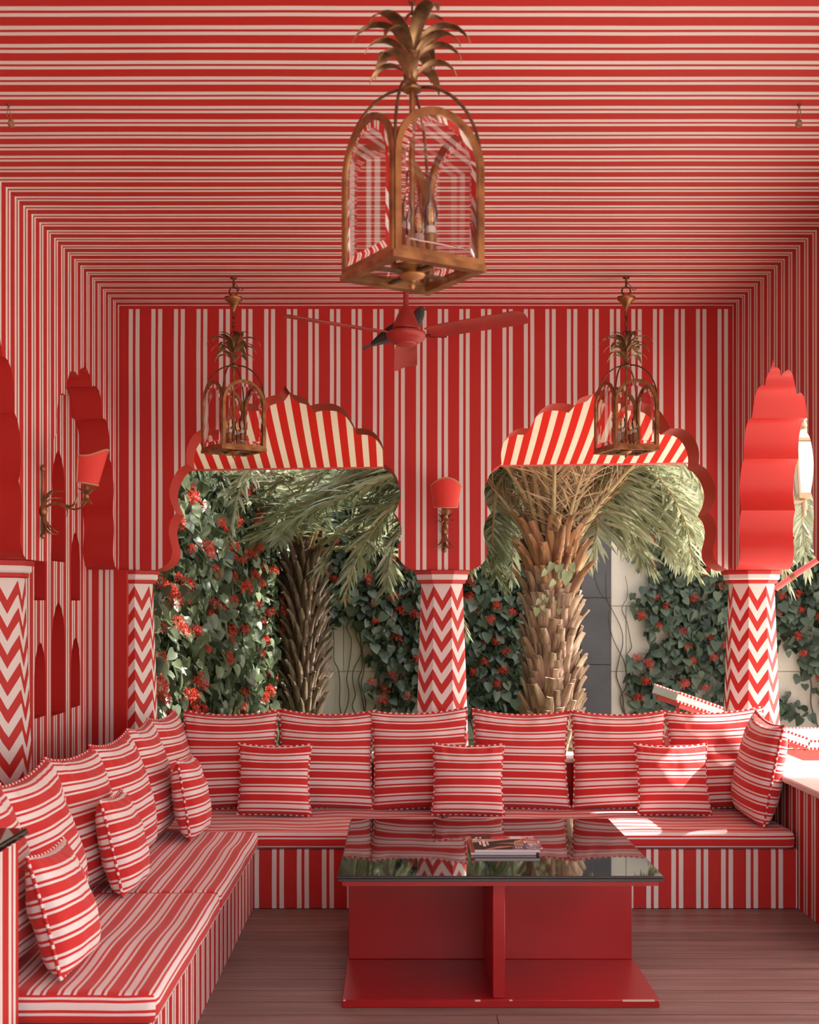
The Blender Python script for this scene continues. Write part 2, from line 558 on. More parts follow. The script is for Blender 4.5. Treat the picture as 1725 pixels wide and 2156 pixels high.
MB().box((-0.17, -0.17, -0.02), (0.17, 0.17, 0.701)).build('plinth', [M['white']], c_)
c_ = column(2.18, 2.125, 'octagonal zigzag column on a white plinth nearest the room front')
MB().box((-0.17, -0.17, -0.02), (0.17, 0.17, 0.701)).build('plinth', [M['white']], c_)
column(2.18, 5.585, 'octagonal zigzag column on the pale ledge between the open side arches')


# ------------------------------------------------------------------ parapets under the open arches
r = tag(empty('parapet', (0.1, YB+0.15, 0)), 'low wall with pale stone coping behind the back bench cushions', 'parapet')
MB().box((-1.664, YB+0.03, 0), (2.02, YB+0.25, 0.67)).build('parapet_wall', [M['red']], r).location = -r.location
MB().box((-1.66, YB-0.02, 0.67), (2.02, YB+0.30, 0.70), 0, 0.006).build('coping', [M['slab']], r).location = -r.location
r = tag(empty('parapet', (2.25, 6.5, 0)), 'striped low wall with sunlit pale coping at the end of the back bench', 'parapet')
MB().box((2.14, 5.42, 0), (2.36, YB+0.40, 0.665)).build('parapet_wall', [M['parapet_y']], r).location = -r.location
MB().box((2.085, 5.40, 0.665), (2.42, YB+0.45, 0.70), 0, 0.008).build('coping', [M['slab']], r).location = -r.location
# counter at the near end of the left bench
r = tag(empty('counter', (-1.5, 2.6, 0)), 'striped counter with black granite top at the end of the left bench', 'counter')
MB().box((-1.74, 1.6, 0), (-1.19, 3.69, 0.918)).build('counter_wall', [M['parapet_y']], r).location = -r.location
MB().box((-1.75, 1.6, 0.918), (-1.165, 3.715, 0.945), 0, 0.008).build('counter_top', [M['granite']], r).location = -r.location

# ------------------------------------------------------------------ benches
r = tag(empty('masonry_bench', (0.24, 6.8, 0)), 'masonry bench with wide painted stripes behind the black table', 'bench')
MB().box((-1.66, 6.40, 0), (2.135, YB-0.025, 0.318)).build('base', [M['bench_x']], r).location = -r.location
r = tag(empty('masonry_bench', (-1.35, 5.07, 0)), 'masonry bench with narrow painted stripes along the niche wall', 'bench')
MB().box((-1.895, 3.74, 0), (-0.80, 6.398, 0.318)).build('base', [M['bench_y']], r).location = -r.location
MB().box((-1.895, 3.74, 0.3185), (-1.64, 6.398, 0.695)).build('back_ledge', [M['red']], r).location = -r.location

def rounded_slab(name, dx, dy, dz, r, along, seed, phase=0.0, sag=0.006):
    """seat pad: stripes run along axis `along`; local origin at the bottom centre"""
    import bmesh
    mb = MB()
    def lin(a, n): return [-a/2 + a*i/n for i in range(n+1)]
    nx, ny, nz = max(8, int(dx/0.03)), max(8, int(dy/0.03)), 5
    xs, ys, zs = lin(dx, nx), lin(dy, ny), lin(dz, nz)
    def push(x, y, z):
        cx, cy, cz = max(-dx/2+r, min(dx/2-r, x)), max(-dy/2+r, min(dy/2-r, y)), max(-dz/2+r, min(dz/2-r, z))
        d = Vector((x-cx, y-cy, z-cz))
        if d.length > 1e-9:
            q = Vector((cx, cy, cz)) + d.normalized()*r
        else:
            q = Vector((x, y, z))
        if z > 0:
            e = min(1.0, min(dx/2-abs(x), dy/2-abs(y))/0.08 + 0.25)
            q.z += (noise.noise((x*3+seed, y*3, 0.3))*sag*1.5 + noise.noise((x*(3 if along=='X' else 11), y*(11 if along=='X' else 3)+seed, 4.1))*sag*0.9)*e
            if along == 'X':
                q.y += noise.noise((x*3.5+seed, y*2, 7.7))*0.003
            else:
                q.x += noise.noise((x*2+seed, y*3.5, 7.7))*0.003
        # soft bulge of the sides
        b = 0.006*math.cos(z/dz*PI)
        if abs(abs(x)-dx/2) < 1e-6: q.x += math.copysign(b + noise.noise((y*5, z*9, seed))*0.003, x)
        if abs(abs(y)-dy/2) < 1e-6: q.y += math.copysign(b + noise.noise((x*5, z*9, seed))*0.003, y)
        q.z += dz/2
        return q
    def uvp(face, x, y, z):
        if along == 'X':
            t = {'t': y, 'b': y, 'y-': -dy/2-(dz/2-z), 'y+': dy/2+(dz/2-z), 'x-': z, 'x+': z}[face]; s_ = x
        else:
            t = {'t': x, 'b': x, 'x-': -dx/2-(dz/2-z), 'x+': dx/2+(dz/2-z), 'y-': z+0.032, 'y+': z}[face]; s_ = y
        return (s_, t + phase)
    def grid(face, A, B, fn):
        na, nb = len(A)-1, len(B)-1
        v = [push(*fn(a, b)) for a in A for b in B]
        f, uv = [], []
        for i in range(na):
            for j in range(nb):
                idx = [(i,j),(i+1,j),(i+1,j+1),(i,j+1)]
                f.append([p*(nb+1)+q for p, q in idx])
                uv.append([uvp(face, *fn(A[p], B[q])) for p, q in idx])
        mb.add(v, f, 0, True, uv)
    grid('t', xs, ys, lambda a, b: (a, b, dz/2))
    grid('b', ys, xs, lambda a, b: (b, a, -dz/2))
    grid('y-', xs, zs, lambda a, b: (a, -dy/2, b))
    grid('y+', zs, xs, lambda a, b: (b, dy/2, a))
    grid('x-', zs, ys, lambda a, b: (-dx/2, b, a))
    grid('x+', ys, zs, lambda a, b: (dx/2, a, b))
    me = mb.mesh(name)
    bm = bmesh.new(); bm.from_mesh(me)
    bmesh.ops.remove_doubles(bm, verts=bm.verts[:], dist=1e-4)
    bmesh.ops.recalc_face_normals(bm, faces=bm.faces[:])
    bm.to_mesh(me); bm.free()
    me.materials.append(M['cloth'])
    return me
SEAT_Z0, SEAT = 0.319, 0.101
def seat(x0, x1, y0, y1, along, seed, phase, label):
    me = rounded_slab('seat_pad', x1-x0, y1-y0, SEAT, 0.020, along, seed, phase)
    o = link('seat_pad', me)
    o.location = ((x0+x1)/2, (y0+y1)/2, SEAT_Z0)
    tag(o, label, 'cushion', 'striped seat pads on the benches')
seat(-1.655, 0.235, 6.385, 7.215, 'X', 1.0, 0.010, 'long striped seat pad on the back bench beside the left bench')
seat(0.24, 2.115, 6.385, 7.215, 'X', 5.0, 0.010, 'long striped seat pad with sun patch on the back bench')
seat(-1.615, -0.772, 3.73, 5.045, 'Y', 9.0, 0.02, 'striped seat pad on the side bench next to the counter')
seat(-1.615, -0.772, 5.05, 6.377, 'Y', 12.0, 0.02, 'striped seat pad on the side bench touching the back bench')


# ------------------------------------------------------------------ pillows
def pillow_meshes(w, h, t, seed, n=30, phase=0.0):
    rnd = random.Random(seed)
    mb = MB()
    px = [rnd.uniform(0.055, 0.085), rnd.uniform(0.055, 0.085), rnd.uniform(0.05, 0.08), rnd.uniform(0.085, 0.125)]
    cor = [Vector((rnd.uniform(-.008,.008), 0, rnd.uniform(-.012,.012))) for _ in range(4)]
    def base(u, v):
        x = u*w/2*(1 - (px[0] if u < 0 else px[1])*(1-v*v))
        z = v*h/2*(1 - (px[2]*0.35 if v < 0 else px[3])*(1-u*u))
        p = Vector((x, 0, z))
        cw = [((1-u)*(1-v)/4)**2, ((1+u)*(1-v)/4)**2, ((1+u)*(1+v)/4)**2, ((1-u)*(1+v)/4)**2]
        for c, k in zip(cor, cw): p += c*k
        return p
    def thick(u, v):
        a = max(0.0, (1-abs(u)**2.4)); b = max(0.0, (1-abs(v)**2.4))
        k = (a*b)**0.42
        # heavier at the bottom
        return t/2*k*(1.0 - 0.16*v)
    def pos(u, v, s):
        p = base(u, v)
        e = 1 - min(1-abs(u), 1-abs(v))
        wr = noise.noise((u*7+seed*3.1, v*1.6, s*2.0))*(0.016*max(0, v)**2) + noise.noise((u*2.2+seed, v*2.2, s+9.0))*0.010
        wr += noise.noise((u*9+seed, v*9, s*5))*0.0022*e
        k = thick(u, v)
        y = s*(k + wr*min(1, k/(t*0.12)))
        return Vector((p.x, y, p.z + h/2 - 0.0))
    g = [math.sin(PI/2*(-1+2*i/n))*0.55 + (-1+2*i/n)*0.45 for i in range(n+1)]
    idx = {}
    V = []
    def vid(i, j, s):
        k = (i, j, 0 if (i in (0, n) or j in (0, n)) else s)
        if k not in idx:
            idx[k] = len(V); V.append(pos(g[i], g[j], s if k[2] else 1) if k[2] else Vector((base(g[i], g[j]).x, 0, base(g[i], g[j]).z + h/2)))
        return idx[k]
    f, uv = [], []
    for s in (-1, 1):
        for i in range(n):
            for j in range(n):
                q = [(i,j),(i+1,j),(i+1,j+1),(i,j+1)]
                if s > 0: q.reverse()
                f.append([vid(a, b, s) for a, b in q])
                uv.append([(g[a]*w/2, g[b]*h/2+phase) for a, b in q])
    mb.add(V, f, 0, True, uv)
    cover = mb.mesh('pillow_cover'); cover.materials.append(M['cloth'])
    loop = [(g[i], -1) for i in range(n)] + [(1, g[i]) for i in range(n)] + [(g[n-i], 1) for i in range(n)] + [(-1, g[n-i]) for i in range(n)]
    pts = []
    for u, v in loop:
        b = base(u, v); pts.append(Vector((b.x*1.006, 0.0, b.z*1.006 + h/2)))
    # keep rounded corners free of kinks
    pm = MB().tube(pts, 0.0060, 7, 0, True, True, False, True)
    pipe = pm.mesh('pillow_piping'); pipe.materials.append(M['piping'])
    return cover, pipe
LARGE = [pillow_meshes(0.575, 0.585, 0.215, s, phase=p) for s, p in ((3, 0.012), (8, 0.015), (15, 0.004))]
SMALL = [pillow_meshes(0.415, 0.415, 0.175, s, 26, p) for s, p in ((21, 0.030), (27, 0.034))]
def pillow(meshes, loc, rz, lean, label, group, roll=0.0):
    r = empty('cushion', loc)
    r.rotation_mode = 'ZXY'      # yaw last: lean about the local width axis first
    R = Matrix.Rotation(rz, 4, 'Z') @ Matrix.Rotation(-lean, 4, 'X') @ Matrix.Rotation(roll, 4, 'Y')
    r.rotation_mode = 'XYZ'
    r.rotation_euler = R.to_euler('XYZ')
    tag(r, label, 'cushion', group)
    link('cover', meshes[0], None, r); link('piping', meshes[1], None, r)
    return r
TOPZ = SEAT_Z0 + SEAT + 0.004
GB, GS = 'large striped back cushions', 'small striped scatter cushions'
R_ = math.radians
ordn = ['first', 'second', 'third', 'fourth', 'fifth', 'sixth']
bx = [487, 685, 883, 1095, 1305, 1512]
txt = ['beside the gap at the bench corner', 'with the small cushion at its side', 'in front of the central column', 'in front of the thick palm trunk', 'next to the sunlit corner cushions', 'with sunlight on its top edge']
for i, px in enumerate(bx):
    Yc = 7.052 + (0.015 if i % 2 else 0.0)
    X = (px - CX)*7.10/F
    pillow(LARGE[[0,1,2,1,0,2][i]], (X, Yc, TOPZ), R_([1.5,-1,0.5,-0.5,1,-2][i]), R_(9), 'large striped cushion, %s along the back bench, %s' % (ordn[i], txt[i]), GB, R_([-.6,.8,-.5,1.0,-.4,-1.2][i]))
pillow(LARGE[0], (1.985, 6.76, TOPZ), R_(-91), R_(10), 'large striped cushion turned against the side parapet, sun on its corner', GB, R_(3))
for px, i, lab, rz in ((577, 0, 'small striped scatter cushion on the back bench nearest the side bench', -2), (987, 1, 'small striped scatter cushion on the back bench behind the magazines', 2), (1421, 0, 'small striped scatter cushion with sunlit corner on the back bench', 3)):
    pillow(SMALL[i], ((px-CX)*6.83/F, 6.825, TOPZ), R_(rz), R_(11), lab, GS)
lw = [(-1.29, 4.03, 90, 14, 'beside the striped counter'), (-1.285, 4.60, 88, 14, 'behind the small cushion by the counter'), (-1.285, 5.21, 84, 15, 'below the tall pointed niches'),
      (-1.25, 5.76, 86, 13, 'near the foot of the niche wall'), (-1.25, 6.33, 92, 12, 'in front of the corner return wall'), (-1.26, 6.90, 86, 10, 'wedged into the bench corner by the column')]
for i, (x, y, a, ln, tx) in enumerate(lw):
    pillow(LARGE[[1,2,0,1,2,0][i]], (x-0.035, y, TOPZ), R_(a), R_(ln), 'large striped cushion, %s along the side bench, %s' % (ordn[i], tx), GB, R_([1,-2,1.5,-1,2,0][i]))
for x, y, a, ln, lab in ((-1.12, 4.03, 91, 16, 'small striped scatter cushion on the side bench next to the counter'), (-1.175, 5.10, 92, 14, 'small striped scatter cushion midway along the side bench'), (-1.10, 6.26, 91, 10, 'small striped scatter cushion on the side bench near the corner')):
    pillow(SMALL[0 if y < 5 else 1], (x+0.025, y, TOPZ), R_(a), R_(ln), lab, GS, R_(2))

# ------------------------------------------------------------------ table
TX0, TX1, TY0, TY1, TZ = -0.258, 1.060, 4.78, 6.06, 0.547
T = tag(empty('coffee_table', (0.40, 5.42, 0)), 'large red low table with mirror-black stone top and open cross base', 'table')
def tpart(name, mb, mats, **k):
    o = mb.build(name, mats, T, **k); o.location = -T.location; return o
top = MB()
v, f = [], []
prof = [(0.012, TZ-0.024), (0.004, TZ-0.021), (0.006, TZ-0.013), (0.0, TZ-0.008), (0.002, TZ-0.002), (0.006, TZ)]
for i, z in prof:
    v += [(TX0+i, TY0+i, z), (TX1-i, TY0+i, z), (TX1-i, TY1-i, z), (TX0+i, TY1-i, z)]
for k in range(len(prof)-1):
    for i in range(4):
        j = (i+1) % 4
        f.append((k*4+i, k*4+j, (k+1)*4+j, (k+1)*4+i))
f += [(3,2,1,0)]
top.add(v, f, 1)
top.add(v, [tuple(len(prof)*4-4+i for i in range(4))], 0)
tpart('table_top', top, [M['granite'], M['granite_edge']])
tpart('apron', MB().box((TX0+0.02, TY0+0.02, TZ-0.044), (TX1-0.02, TY1-0.02, TZ-0.0245)), [M['table_red']])
tpart('cross_panel', MB().box((-0.238, 5.375, 0.0345), (1.045, 5.42, TZ-0.0445), 0, 0.002), [M['table_red']])
tpart('divider_panel', MB().box((0.374, 4.845, 0.0345), (0.424, 5.374, TZ-0.0445), 0, 0.002), [M['table_red']])
tpart('divider_panel', MB().box((0.374, 5.421, 0.0345), (0.424, 6.00, TZ-0.0445), 0, 0.002), [M['table_red']])
bp = tpart('base_plate', MB().box((-0.242, 4.825, 0.001), (1.052, 6.02, 0.034), 0, 0.003), [M['table_red']])
rnd = random.Random(5)
for x0, x1 in ((0.90, 1.03), (0.30, 0.322), (0.44, 0.452), (-0.236, -0.226)):
    z = 0.0335
    o = MB().box((x0, 4.8235, z-0.006 if x1-x0 > 0.02 else z-0.004), (x1, 4.829, z+0.001)).build('worn_edge', [M['chip']], bp)
tpart('worn_edge', MB().box((0.376, 4.8435, TZ-0.0475), (0.4225, 4.85, TZ-0.0447)), [M['chip']])

# ------------------------------------------------------------------ magazines
M['paper'] = simple('paper_edges', (0.72, 0.68, 0.70), 0.6, bump=(200, 0.2, 0.002))
M['cov_cream'] = simple('cover_cream', (0.50, 0.42, 0.32), 0.55, spec=0.2)
M['cov_dark'] = simple('cover_dark', (0.035, 0.032, 0.022), 0.55, spec=0.2)
M['cov_skin'] = simple('cover_skin', (0.55, 0.26, 0.17), 0.55, spec=0.2)
M['cov_blue'] = simple('cover_blue', (0.12, 0.12, 0.32), 0.55, spec=0.2)
M['cov_white'] = simple('cover_white', (0.85, 0.82, 0.84), 0.55, spec=0.2)
M['cov_pink'] = simple('cover_pink', (0.62, 0.04, 0.12), 0.55, spec=0.2)
M['cov_grey'] = simple('cover_grey', (0.13, 0.12, 0.15), 0.55, spec=0.2)
def magazine(x0, x1, y0, y1, z0, th, label, main):
    g = tag(empty('magazine', ((x0+x1)/2, (y0+y1)/2, z0)), label, 'magazine', 'magazines on the table')
    def p(name, mb, mt):
        o = mb.build(name, [mt], g); o.location = -g.location; return o
    p('pages', MB().box((x0+0.001, y0, z0+0.0006), (x1-0.001, y1-0.001, z0+th-0.0006)), M['paper'])
    cov = p('cover', MB().box((x0, y0, z0+th-0.0006), (x1, y1, z0+th)), M['cov_cream'] if main else M['cov_skin'])
    zz = z0+th
    lay = [0]
    def flat(name, pts, mt):
        lay[0] += 1
        e = 0.00012*lay[0]
        pts = [(x0 + a*(x1-x0), y0 + b*(y1-y0)) for a, b in pts]
        o = MB().extrude(pts, lambda q: (q[0], q[1], zz+e), lambda q: (q[0], q[1], zz-0.0002)).build(name, [mt], cov)
        return o
    def word(s, a, b, size, mt, sx=1.0):
        lay[0] += 1
        cu = bpy.data.curves.new('letters', 'FONT'); cu.body = s; cu.size = size; cu.align_x = 'LEFT'
        me_o = bpy.data.objects.new('letters_tmp', cu)
        me = bpy.data.meshes.new_from_object(me_o)
        bpy.data.objects.remove(me_o)
        o = link('lettering', me, [mt], cov)
        o.rotation_euler = (0, 0, -PI/2); o.scale = (sx, 1.0, 1.0)
        o.location = (x0 + a*(x1-x0), y0 + b*(y1-y0), zz + 0.00012*lay[0] + 0.0001)
    if main:
        flat('printed_shape', [(0.0,0.80),(0.42,0.80),(0.48,1.0),(0.0,1.0)], M['cov_dark'])
        flat('printed_shape', [(0.30,0.84),(0.56,0.80),(0.60,0.98),(0.34,1.0)], M['cov_pink'])
        flat('printed_shape', [(0.62,0.80),(1.0,0.80),(1.0,1.0),(0.62,1.0)], M['cov_white'])
        flat('printed_shape', [(0.0,0.0),(0.60,0.0),(0.62,0.2),(0.66,0.62),(0.80,0.78),(0.62,0.76),(0.30,0.60),(0.0,0.52)], M['cov_dark'])
        flat('printed_shape', [(0.16,0.02),(0.24,0.02),(0.60,0.22),(0.60,0.27),(0.40,0.24)], M['cov_skin'])
        flat('printed_shape', [(0.34,0.46),(0.62,0.42),(0.70,0.36),(0.80,0.36),(0.80,0.50),(0.68,0.52),(0.60,0.50)], M['cov_skin'])
        flat('printed_shape', [(0.78,0.35),(0.84,0.36),(0.86,0.43),(0.83,0.52),(0.77,0.53),(0.66,0.52),(0.80,0.49),(0.815,0.42)], M['cov_dark'])
        flat('printed_shape', [(0.58,0.02),(0.78,0.02),(0.78,0.27),(0.58,0.29)], M['cov_grey'])
        flat('printed_shape', [(0.78,0.0),(1.0,0.0),(1.0,0.33),(0.78,0.30)], M['cov_blue'])
        for a in (0.64, 0.68, 0.72):
            flat('printed_line', [(a,0.07),(a+0.016,0.07),(a+0.016,0.22),(a,0.22)], M['cov_white'])
        for a, b0, b1, w_ in ((0.10,0.34,0.58,0.030), (0.15,0.22,0.66,0.045), (0.215,0.32,0.56,0.030), (0.02,0.74,0.79,0.06), (0.06,0.86,0.90,0.05), (0.13,0.84,0.92,0.03)):
            flat('printed_line', [(a,b0),(a+w_,b0),(a+w_,b1),(a,b1)], M['cov_white'])
        word('AZ', 0.80, 0.94, 0.105, M['cov_pink'], 0.75)
        word('ZA', 0.80, 0.62, 0.105, M['cov_white'], 0.75)
        word('AR', 0.80, 0.31, 0.105, M['cov_white'], 0.75)
    return g
magazine(0.304, 0.590, 5.180, 5.535, TZ+0.0006, 0.011, 'lower magazine under another on the black table top, edge showing', False)
magazine(0.320, 0.606, 5.174, 5.465, TZ+0.0122, 0.013, 'upper glossy magazine with a printed portrait cover on the black table', True)
# ================================================================== metal, glass, small fittings
def aged_metal(name, c1, c2, rough=0.42, metal=0.85, scale=14):
    m, N, L, P = new_mat(name)
    tc = N.new('ShaderNodeTexCoord')
    tn = N.new('ShaderNodeTexNoise'); tn.inputs['Scale'].default_value = scale; tn.inputs['Detail'].default_value = 6
    L.new(tc.outputs['Object'], tn.inputs['Vector'])
    cr = N.new('ShaderNodeValToRGB')
    cr.color_ramp.elements[0].position = 0.36; cr.color_ramp.elements[0].color = rgb(c2)
    cr.color_ramp.elements[1].position = 0.60; cr.color_ramp.elements[1].color = rgb(c1)
    L.new(tn.outputs[0], cr.inputs[0]); L.new(cr.outputs[0], P.inputs['Base Color'])
    P.inputs['Metallic'].default_value = metal; P.inputs['Roughness'].default_value = rough
    b = N.new('ShaderNodeBump'); b.inputs['Strength'].default_value = 0.15; b.inputs['Distance'].default_value = 0.002
    L.new(tn.outputs[0], b.inputs['Height']); L.new(b.outputs[0], P.inputs['Normal'])
    return m
M['gold'] = aged_metal('aged_gilt', (0.40, 0.205, 0.080), (0.19, 0.085, 0.036), 0.45, 0.75)
M['gold_leaf'] = aged_metal('gilt_leaf', (0.42, 0.27, 0.13), (0.17, 0.10, 0.05), 0.36, 0.8, 20)
M['iron'] = aged_metal('dark_bronze', (0.20, 0.11, 0.06), (0.07, 0.045, 0.035), 0.5, 0.8)
def thin_glass(name, refl=1.0):
    m, N, L, P = new_mat(name)
    N.remove(P)
    tr = N.new('ShaderNodeBsdfTransparent'); tr.inputs[0].default_value = (0.96, 0.955, 0.95, 1)
    gl = N.new('ShaderNodeBsdfGlossy'); gl.inputs['Roughness'].default_value = 0.02
    fr = N.new('ShaderNodeFresnel'); fr.inputs[0].default_value = 1.6
    mx = N.new('ShaderNodeMixShader')
    L.new(mth(N, L, 'MULTIPLY', fr.outputs[0], refl), mx.inputs[0]); L.new(tr.outputs[0], mx.inputs[1]); L.new(gl.outputs[0], mx.inputs[2])
    L.new(mx.outputs[0], N['Material Output'].inputs[0])
    return m
M['glass'] = thin_glass('clear_pane', 0.55)
m, N, L, P = new_mat('bevelled_glass')
P.inputs['Base Color'].default_value = (0.97, 0.96, 0.95, 1); P.inputs['Transmission Weight'].default_value = 1.0
P.inputs['Roughness'].default_value = 0.0; P.inputs['IOR'].default_value = 1.48
M['bevel_glass'] = m
M['bulb_glass'] = thin_glass('bulb_glass', 1.8)
M['socket_white'] = simple('socket_ceramic', (0.72, 0.66, 0.62), 0.4)
m, N, L, P = new_mat('bulb_filament')
P.inputs['Base Color'].default_value = (0.85, 0.45, 0.12, 1); P.inputs['Emission Color'].default_value = (1.0, 0.55, 0.15, 1); P.inputs['Emission Strength'].default_value = 0.12
M['filament'] = m
M['black'] = simple('black_plastic', (0.015, 0.013, 0.012), 0.5)

def blade_leaf(L_, w, curl, rise, seg=10, fold=0.25, tip=0.35):
    """strap leaf: grows up from the origin, arches over along +x and droops; curl = total bend in radians"""
    mb = MB()
    a = rise
    p = Vector((0, 0, 0))
    pts, dirs = [p.copy()], [a]
    for i in range(seg):
        t = (i+0.5)/seg
        aa = rise - curl*(t**1.15)
        p = p + Vector((math.cos(aa), 0, math.sin(aa)))*(L_/seg)
        pts.append(p.copy()); dirs.append(aa)
    v, f = [], []
    th = 0.0012
    for i, q in enumerate(pts):
        t = i/seg
        ww = w*(0.45 + 0.55*math.sin(min(1, t*1.8)*PI/2))*(1 - max(0, (t-tip)/(1-tip))**1.7*0.97)
        nrm = Vector((-math.sin(dirs[i]), 0, math.cos(dirs[i])))
        for s, k in ((-1, fold), (0, 0.0), (1, fold)):
            v.append(q + Vector((0, s*ww/2, 0)) + nrm*(k*ww/2))
        for s, k in ((-1, fold), (0, 0.0), (1, fold)):
            v.append(q + Vector((0, s*ww/2, 0)) + nrm*(k*ww/2 - th))
    for i in range(seg):
        b, c = i*6, (i+1)*6
        f += [(b, c, c+1, b+1), (b+1, c+1, c+2, b+2), (b+4, c+4, c+3, b+3), (b+5, c+5, c+4, b+4), (b+3, c+3, c, b), (b+2, c+2, c+5, b+5)]
    mb.add(v, f, 0, True)
    return mb

def ring_pts(r, n, o, ax):
    out = []
    for k in range(n):
        a = 2*PI*k/n
        c, s = r*math.cos(a), r*math.sin(a)
        out.append(Vector(o) + (Vector((c, 0, s)) if ax == 'y' else Vector((0, c, s))))
    return out
def link_pts(hw, hh, o, ax):
    out = []
    for k in range(16):
        a = 2*PI*k/16
        c, s = hw*math.cos(a), hh*math.sin(a)
        out.append(Vector(o) + (Vector((c, 0, s)) if ax == 'y' else Vector((0, c, s))))
    return out

# ------------------------------------------------------------------ lanterns (local origin: centre of the bottom frame)
LS, LHH, LARC = 0.259, 0.372, 0.1295      # side, height to the arch crown, arch radius
def arch_pts(hw, top, bot, n=14):
    zs = top - hw
    return [(-hw, bot)] + [(-hw*math.cos(PI*k/n), zs + hw*math.sin(PI*k/n)) for k in range(n+1)] + [(hw, bot)]
def lantern_meshes():
    out = []     # (name, mesh, material list, list of transforms or None)
    # arched side frame
    fr = MB()
    hw = LS/2
    outer = arch_pts(hw, LHH, 0.0); inner = arch_pts(hw-0.0165, LHH-0.0165, 0.016)
    n = len(outer)
    for y0, y1 in ((-0.006, 0.006),):
        v = [(a, y0, b) for a, b in outer] + [(a, y0, b) for a, b in inner] + [(a, y1, b) for a, b in outer] + [(a, y1, b) for a, b in inner]
        f = []
        for i in range(n):
            j = (i+1) % n
            f += [(i, j, n+j, n+i), (2*n+j, 2*n+i, 3*n+i, 3*n+j), (j, i, 2*n+i, 2*n+j), (n+i, n+j, 3*n+j, 3*n+i)]
        fr.add(v, f, 0, False)
    # glass pane with a bevelled rim
    g = MB()
    a_ = arch_pts(hw-0.0165, LHH-0.0165, 0.016); b_ = arch_pts(hw-0.037, LHH-0.037, 0.038)
    n = len(a_)
    v = [(x, -0.001, z) for x, z in a_] + [(x, -0.003, z) for x, z in b_] + [(x, 0.001, z) for x, z in a_] + [(x, 0.003, z) for x, z in b_]
    f, mi = [], []
    for i in range(n):
        j = (i+1) % n
        f += [(i, j, n+j, n+i), (2*n+j, 2*n+i, 3*n+i, 3*n+j)]
    g.add(v, f, 0, False)
    g.add(v, [tuple(n+i for i in range(n))], 1, False)
    rim = fr, g
    M4 = [Matrix.Rotation(PI/2*k, 4, 'Z') @ Matrix.Translation((0, -hw, 0)) for k in range(4)]
    frame_me = fr.mesh('lantern_side_frame', 30); frame_me.materials.append(M['gold'])
    glass_me = g.mesh('lantern_pane', 10); glass_me.materials.append(M['bevel_glass']); glass_me.materials.append(M['glass'])
    out.append(('side_frame', frame_me, M4))
    out.append(('glass_pane', glass_me, M4))
    # bottom frame
    b = MB()
    o_, i_ = hw+0.007, hw-0.020
    for z0, z1 in ((-0.014, 0.003),):
        v = []
        for q in (o_, i_):
            for z in (z0, z1):
                v += [(-q,-q,z),(q,-q,z),(q,q,z),(-q,q,z)]
        f = []
        for i in range(4):
            j = (i+1) % 4
            f += [(i, j, 4+j, 4+i), (8+j, 8+i, 12+i, 12+j), (j, i, 8+i, 8+j), (4+i, 4+j, 12+j, 12+i)]
        b.add(v, f)
    me = b.mesh('lantern_bottom_frame'); me.materials.append(M['gold']); out.append(('bottom_frame', me, [Matrix()]))
    # cross arms, dish and rod
    c = MB()
    c.box((-hw+0.02, -0.006, -0.010), (hw-0.02, 0.006, -0.002)); c.box((-0.006, -hw+0.02, -0.010), (0.006, hw-0.02, -0.002))
    me = c.mesh('lantern_cross_bar'); me.materials.append(M['iron']); out.append(('cross_bar', me, [Matrix()]))
    d = MB().lathe([(0.004,-0.046),(0.009,-0.038),(0.006,-0.028),(0.012,-0.022),(0.030,-0.016),(0.034,-0.010),(0.030,-0.001),(0.05,0.006),(0.052,0.012),(0.02,0.016),(0.012,0.03)], 20)
    me = d.mesh('lantern_finial', 50); me.materials.append(M['gold']); out.append(('bottom_finial', me, [Matrix()]))
    me = MB().lathe([(0.0075, 0.01), (0.0075, 0.468)], 14).mesh('lantern_rod', 50); me.materials.append(M['gold']); out.append(('centre_rod', me, [Matrix()]))
    # four hoops rising from the corners to the crown
    h = []
    for k in range(13):
        a = PI/2*k/12
        h.append(Vector((0.022 + 0.156*math.cos(a), 0, 0.262 + 0.207*math.sin(a))))
    h.insert(0, Vector((0.178, 0, 0.10)))
    h.append(Vector((0.0, 0, 0.469)))
    me = MB().tube(h, 0.0042, 6).mesh('lantern_hoop', 60); me.materials.append(M['iron'])
    out.append(('hoop', me, [Matrix.Rotation(PI/4 + PI/2*k, 4, 'Z') for k in range(4)]))
    me = MB().lathe([(0.010,0.458),(0.024,0.462),(0.026,0.468),(0.020,0.474),(0.012,0.480),(0.011,0.49),(0.012,0.53),(0.010,0.58),(0.006,0.63)], 16).mesh('lantern_crown', 50)
    me.materials.append(M['gold']); out.append(('crown_stem', me, [Matrix()]))
    # pineapple leaves in three tiers
    tiers = [(0.155, 0.034, 2.6, 1.30, 0.482, 6, 0.2), (0.185, 0.037, 2.65, 1.36, 0.518, 6, 0.7), (0.215, 0.040, 2.65, 1.42, 0.550, 6, 0.35), (0.13, 0.036, 1.9, 1.62, 0.585, 2, 0.9)]
    for L_, w, curl, rise, z, n_, ph in tiers:
        me = blade_leaf(L_, w, curl, rise, 12, 0.25, 0.5).mesh('lantern_leaf', 60); me.materials.append(M['gold_leaf'])
        tr = []
        for k in range(n_):
            a = 2*PI*(k + ph)/n_ + 0.25*math.sin(k*2.7+ph*5)
            tr.append(Matrix.Translation((0.006*math.cos(a), 0.006*math.sin(a), z)) @ Matrix.Rotation(a, 4, 'Z') @ Matrix.Scale(1 + 0.08*math.sin(k*4.1+z*30), 4))
        out.append(('leaf', me, tr))
    # candle sockets and bulbs
    pos = [(0.040, 0.030), (-0.036, 0.034), (0.032, -0.040), (-0.038, -0.030)]
    tr = [Matrix.Translation((x, y, 0)) for x, y in pos]
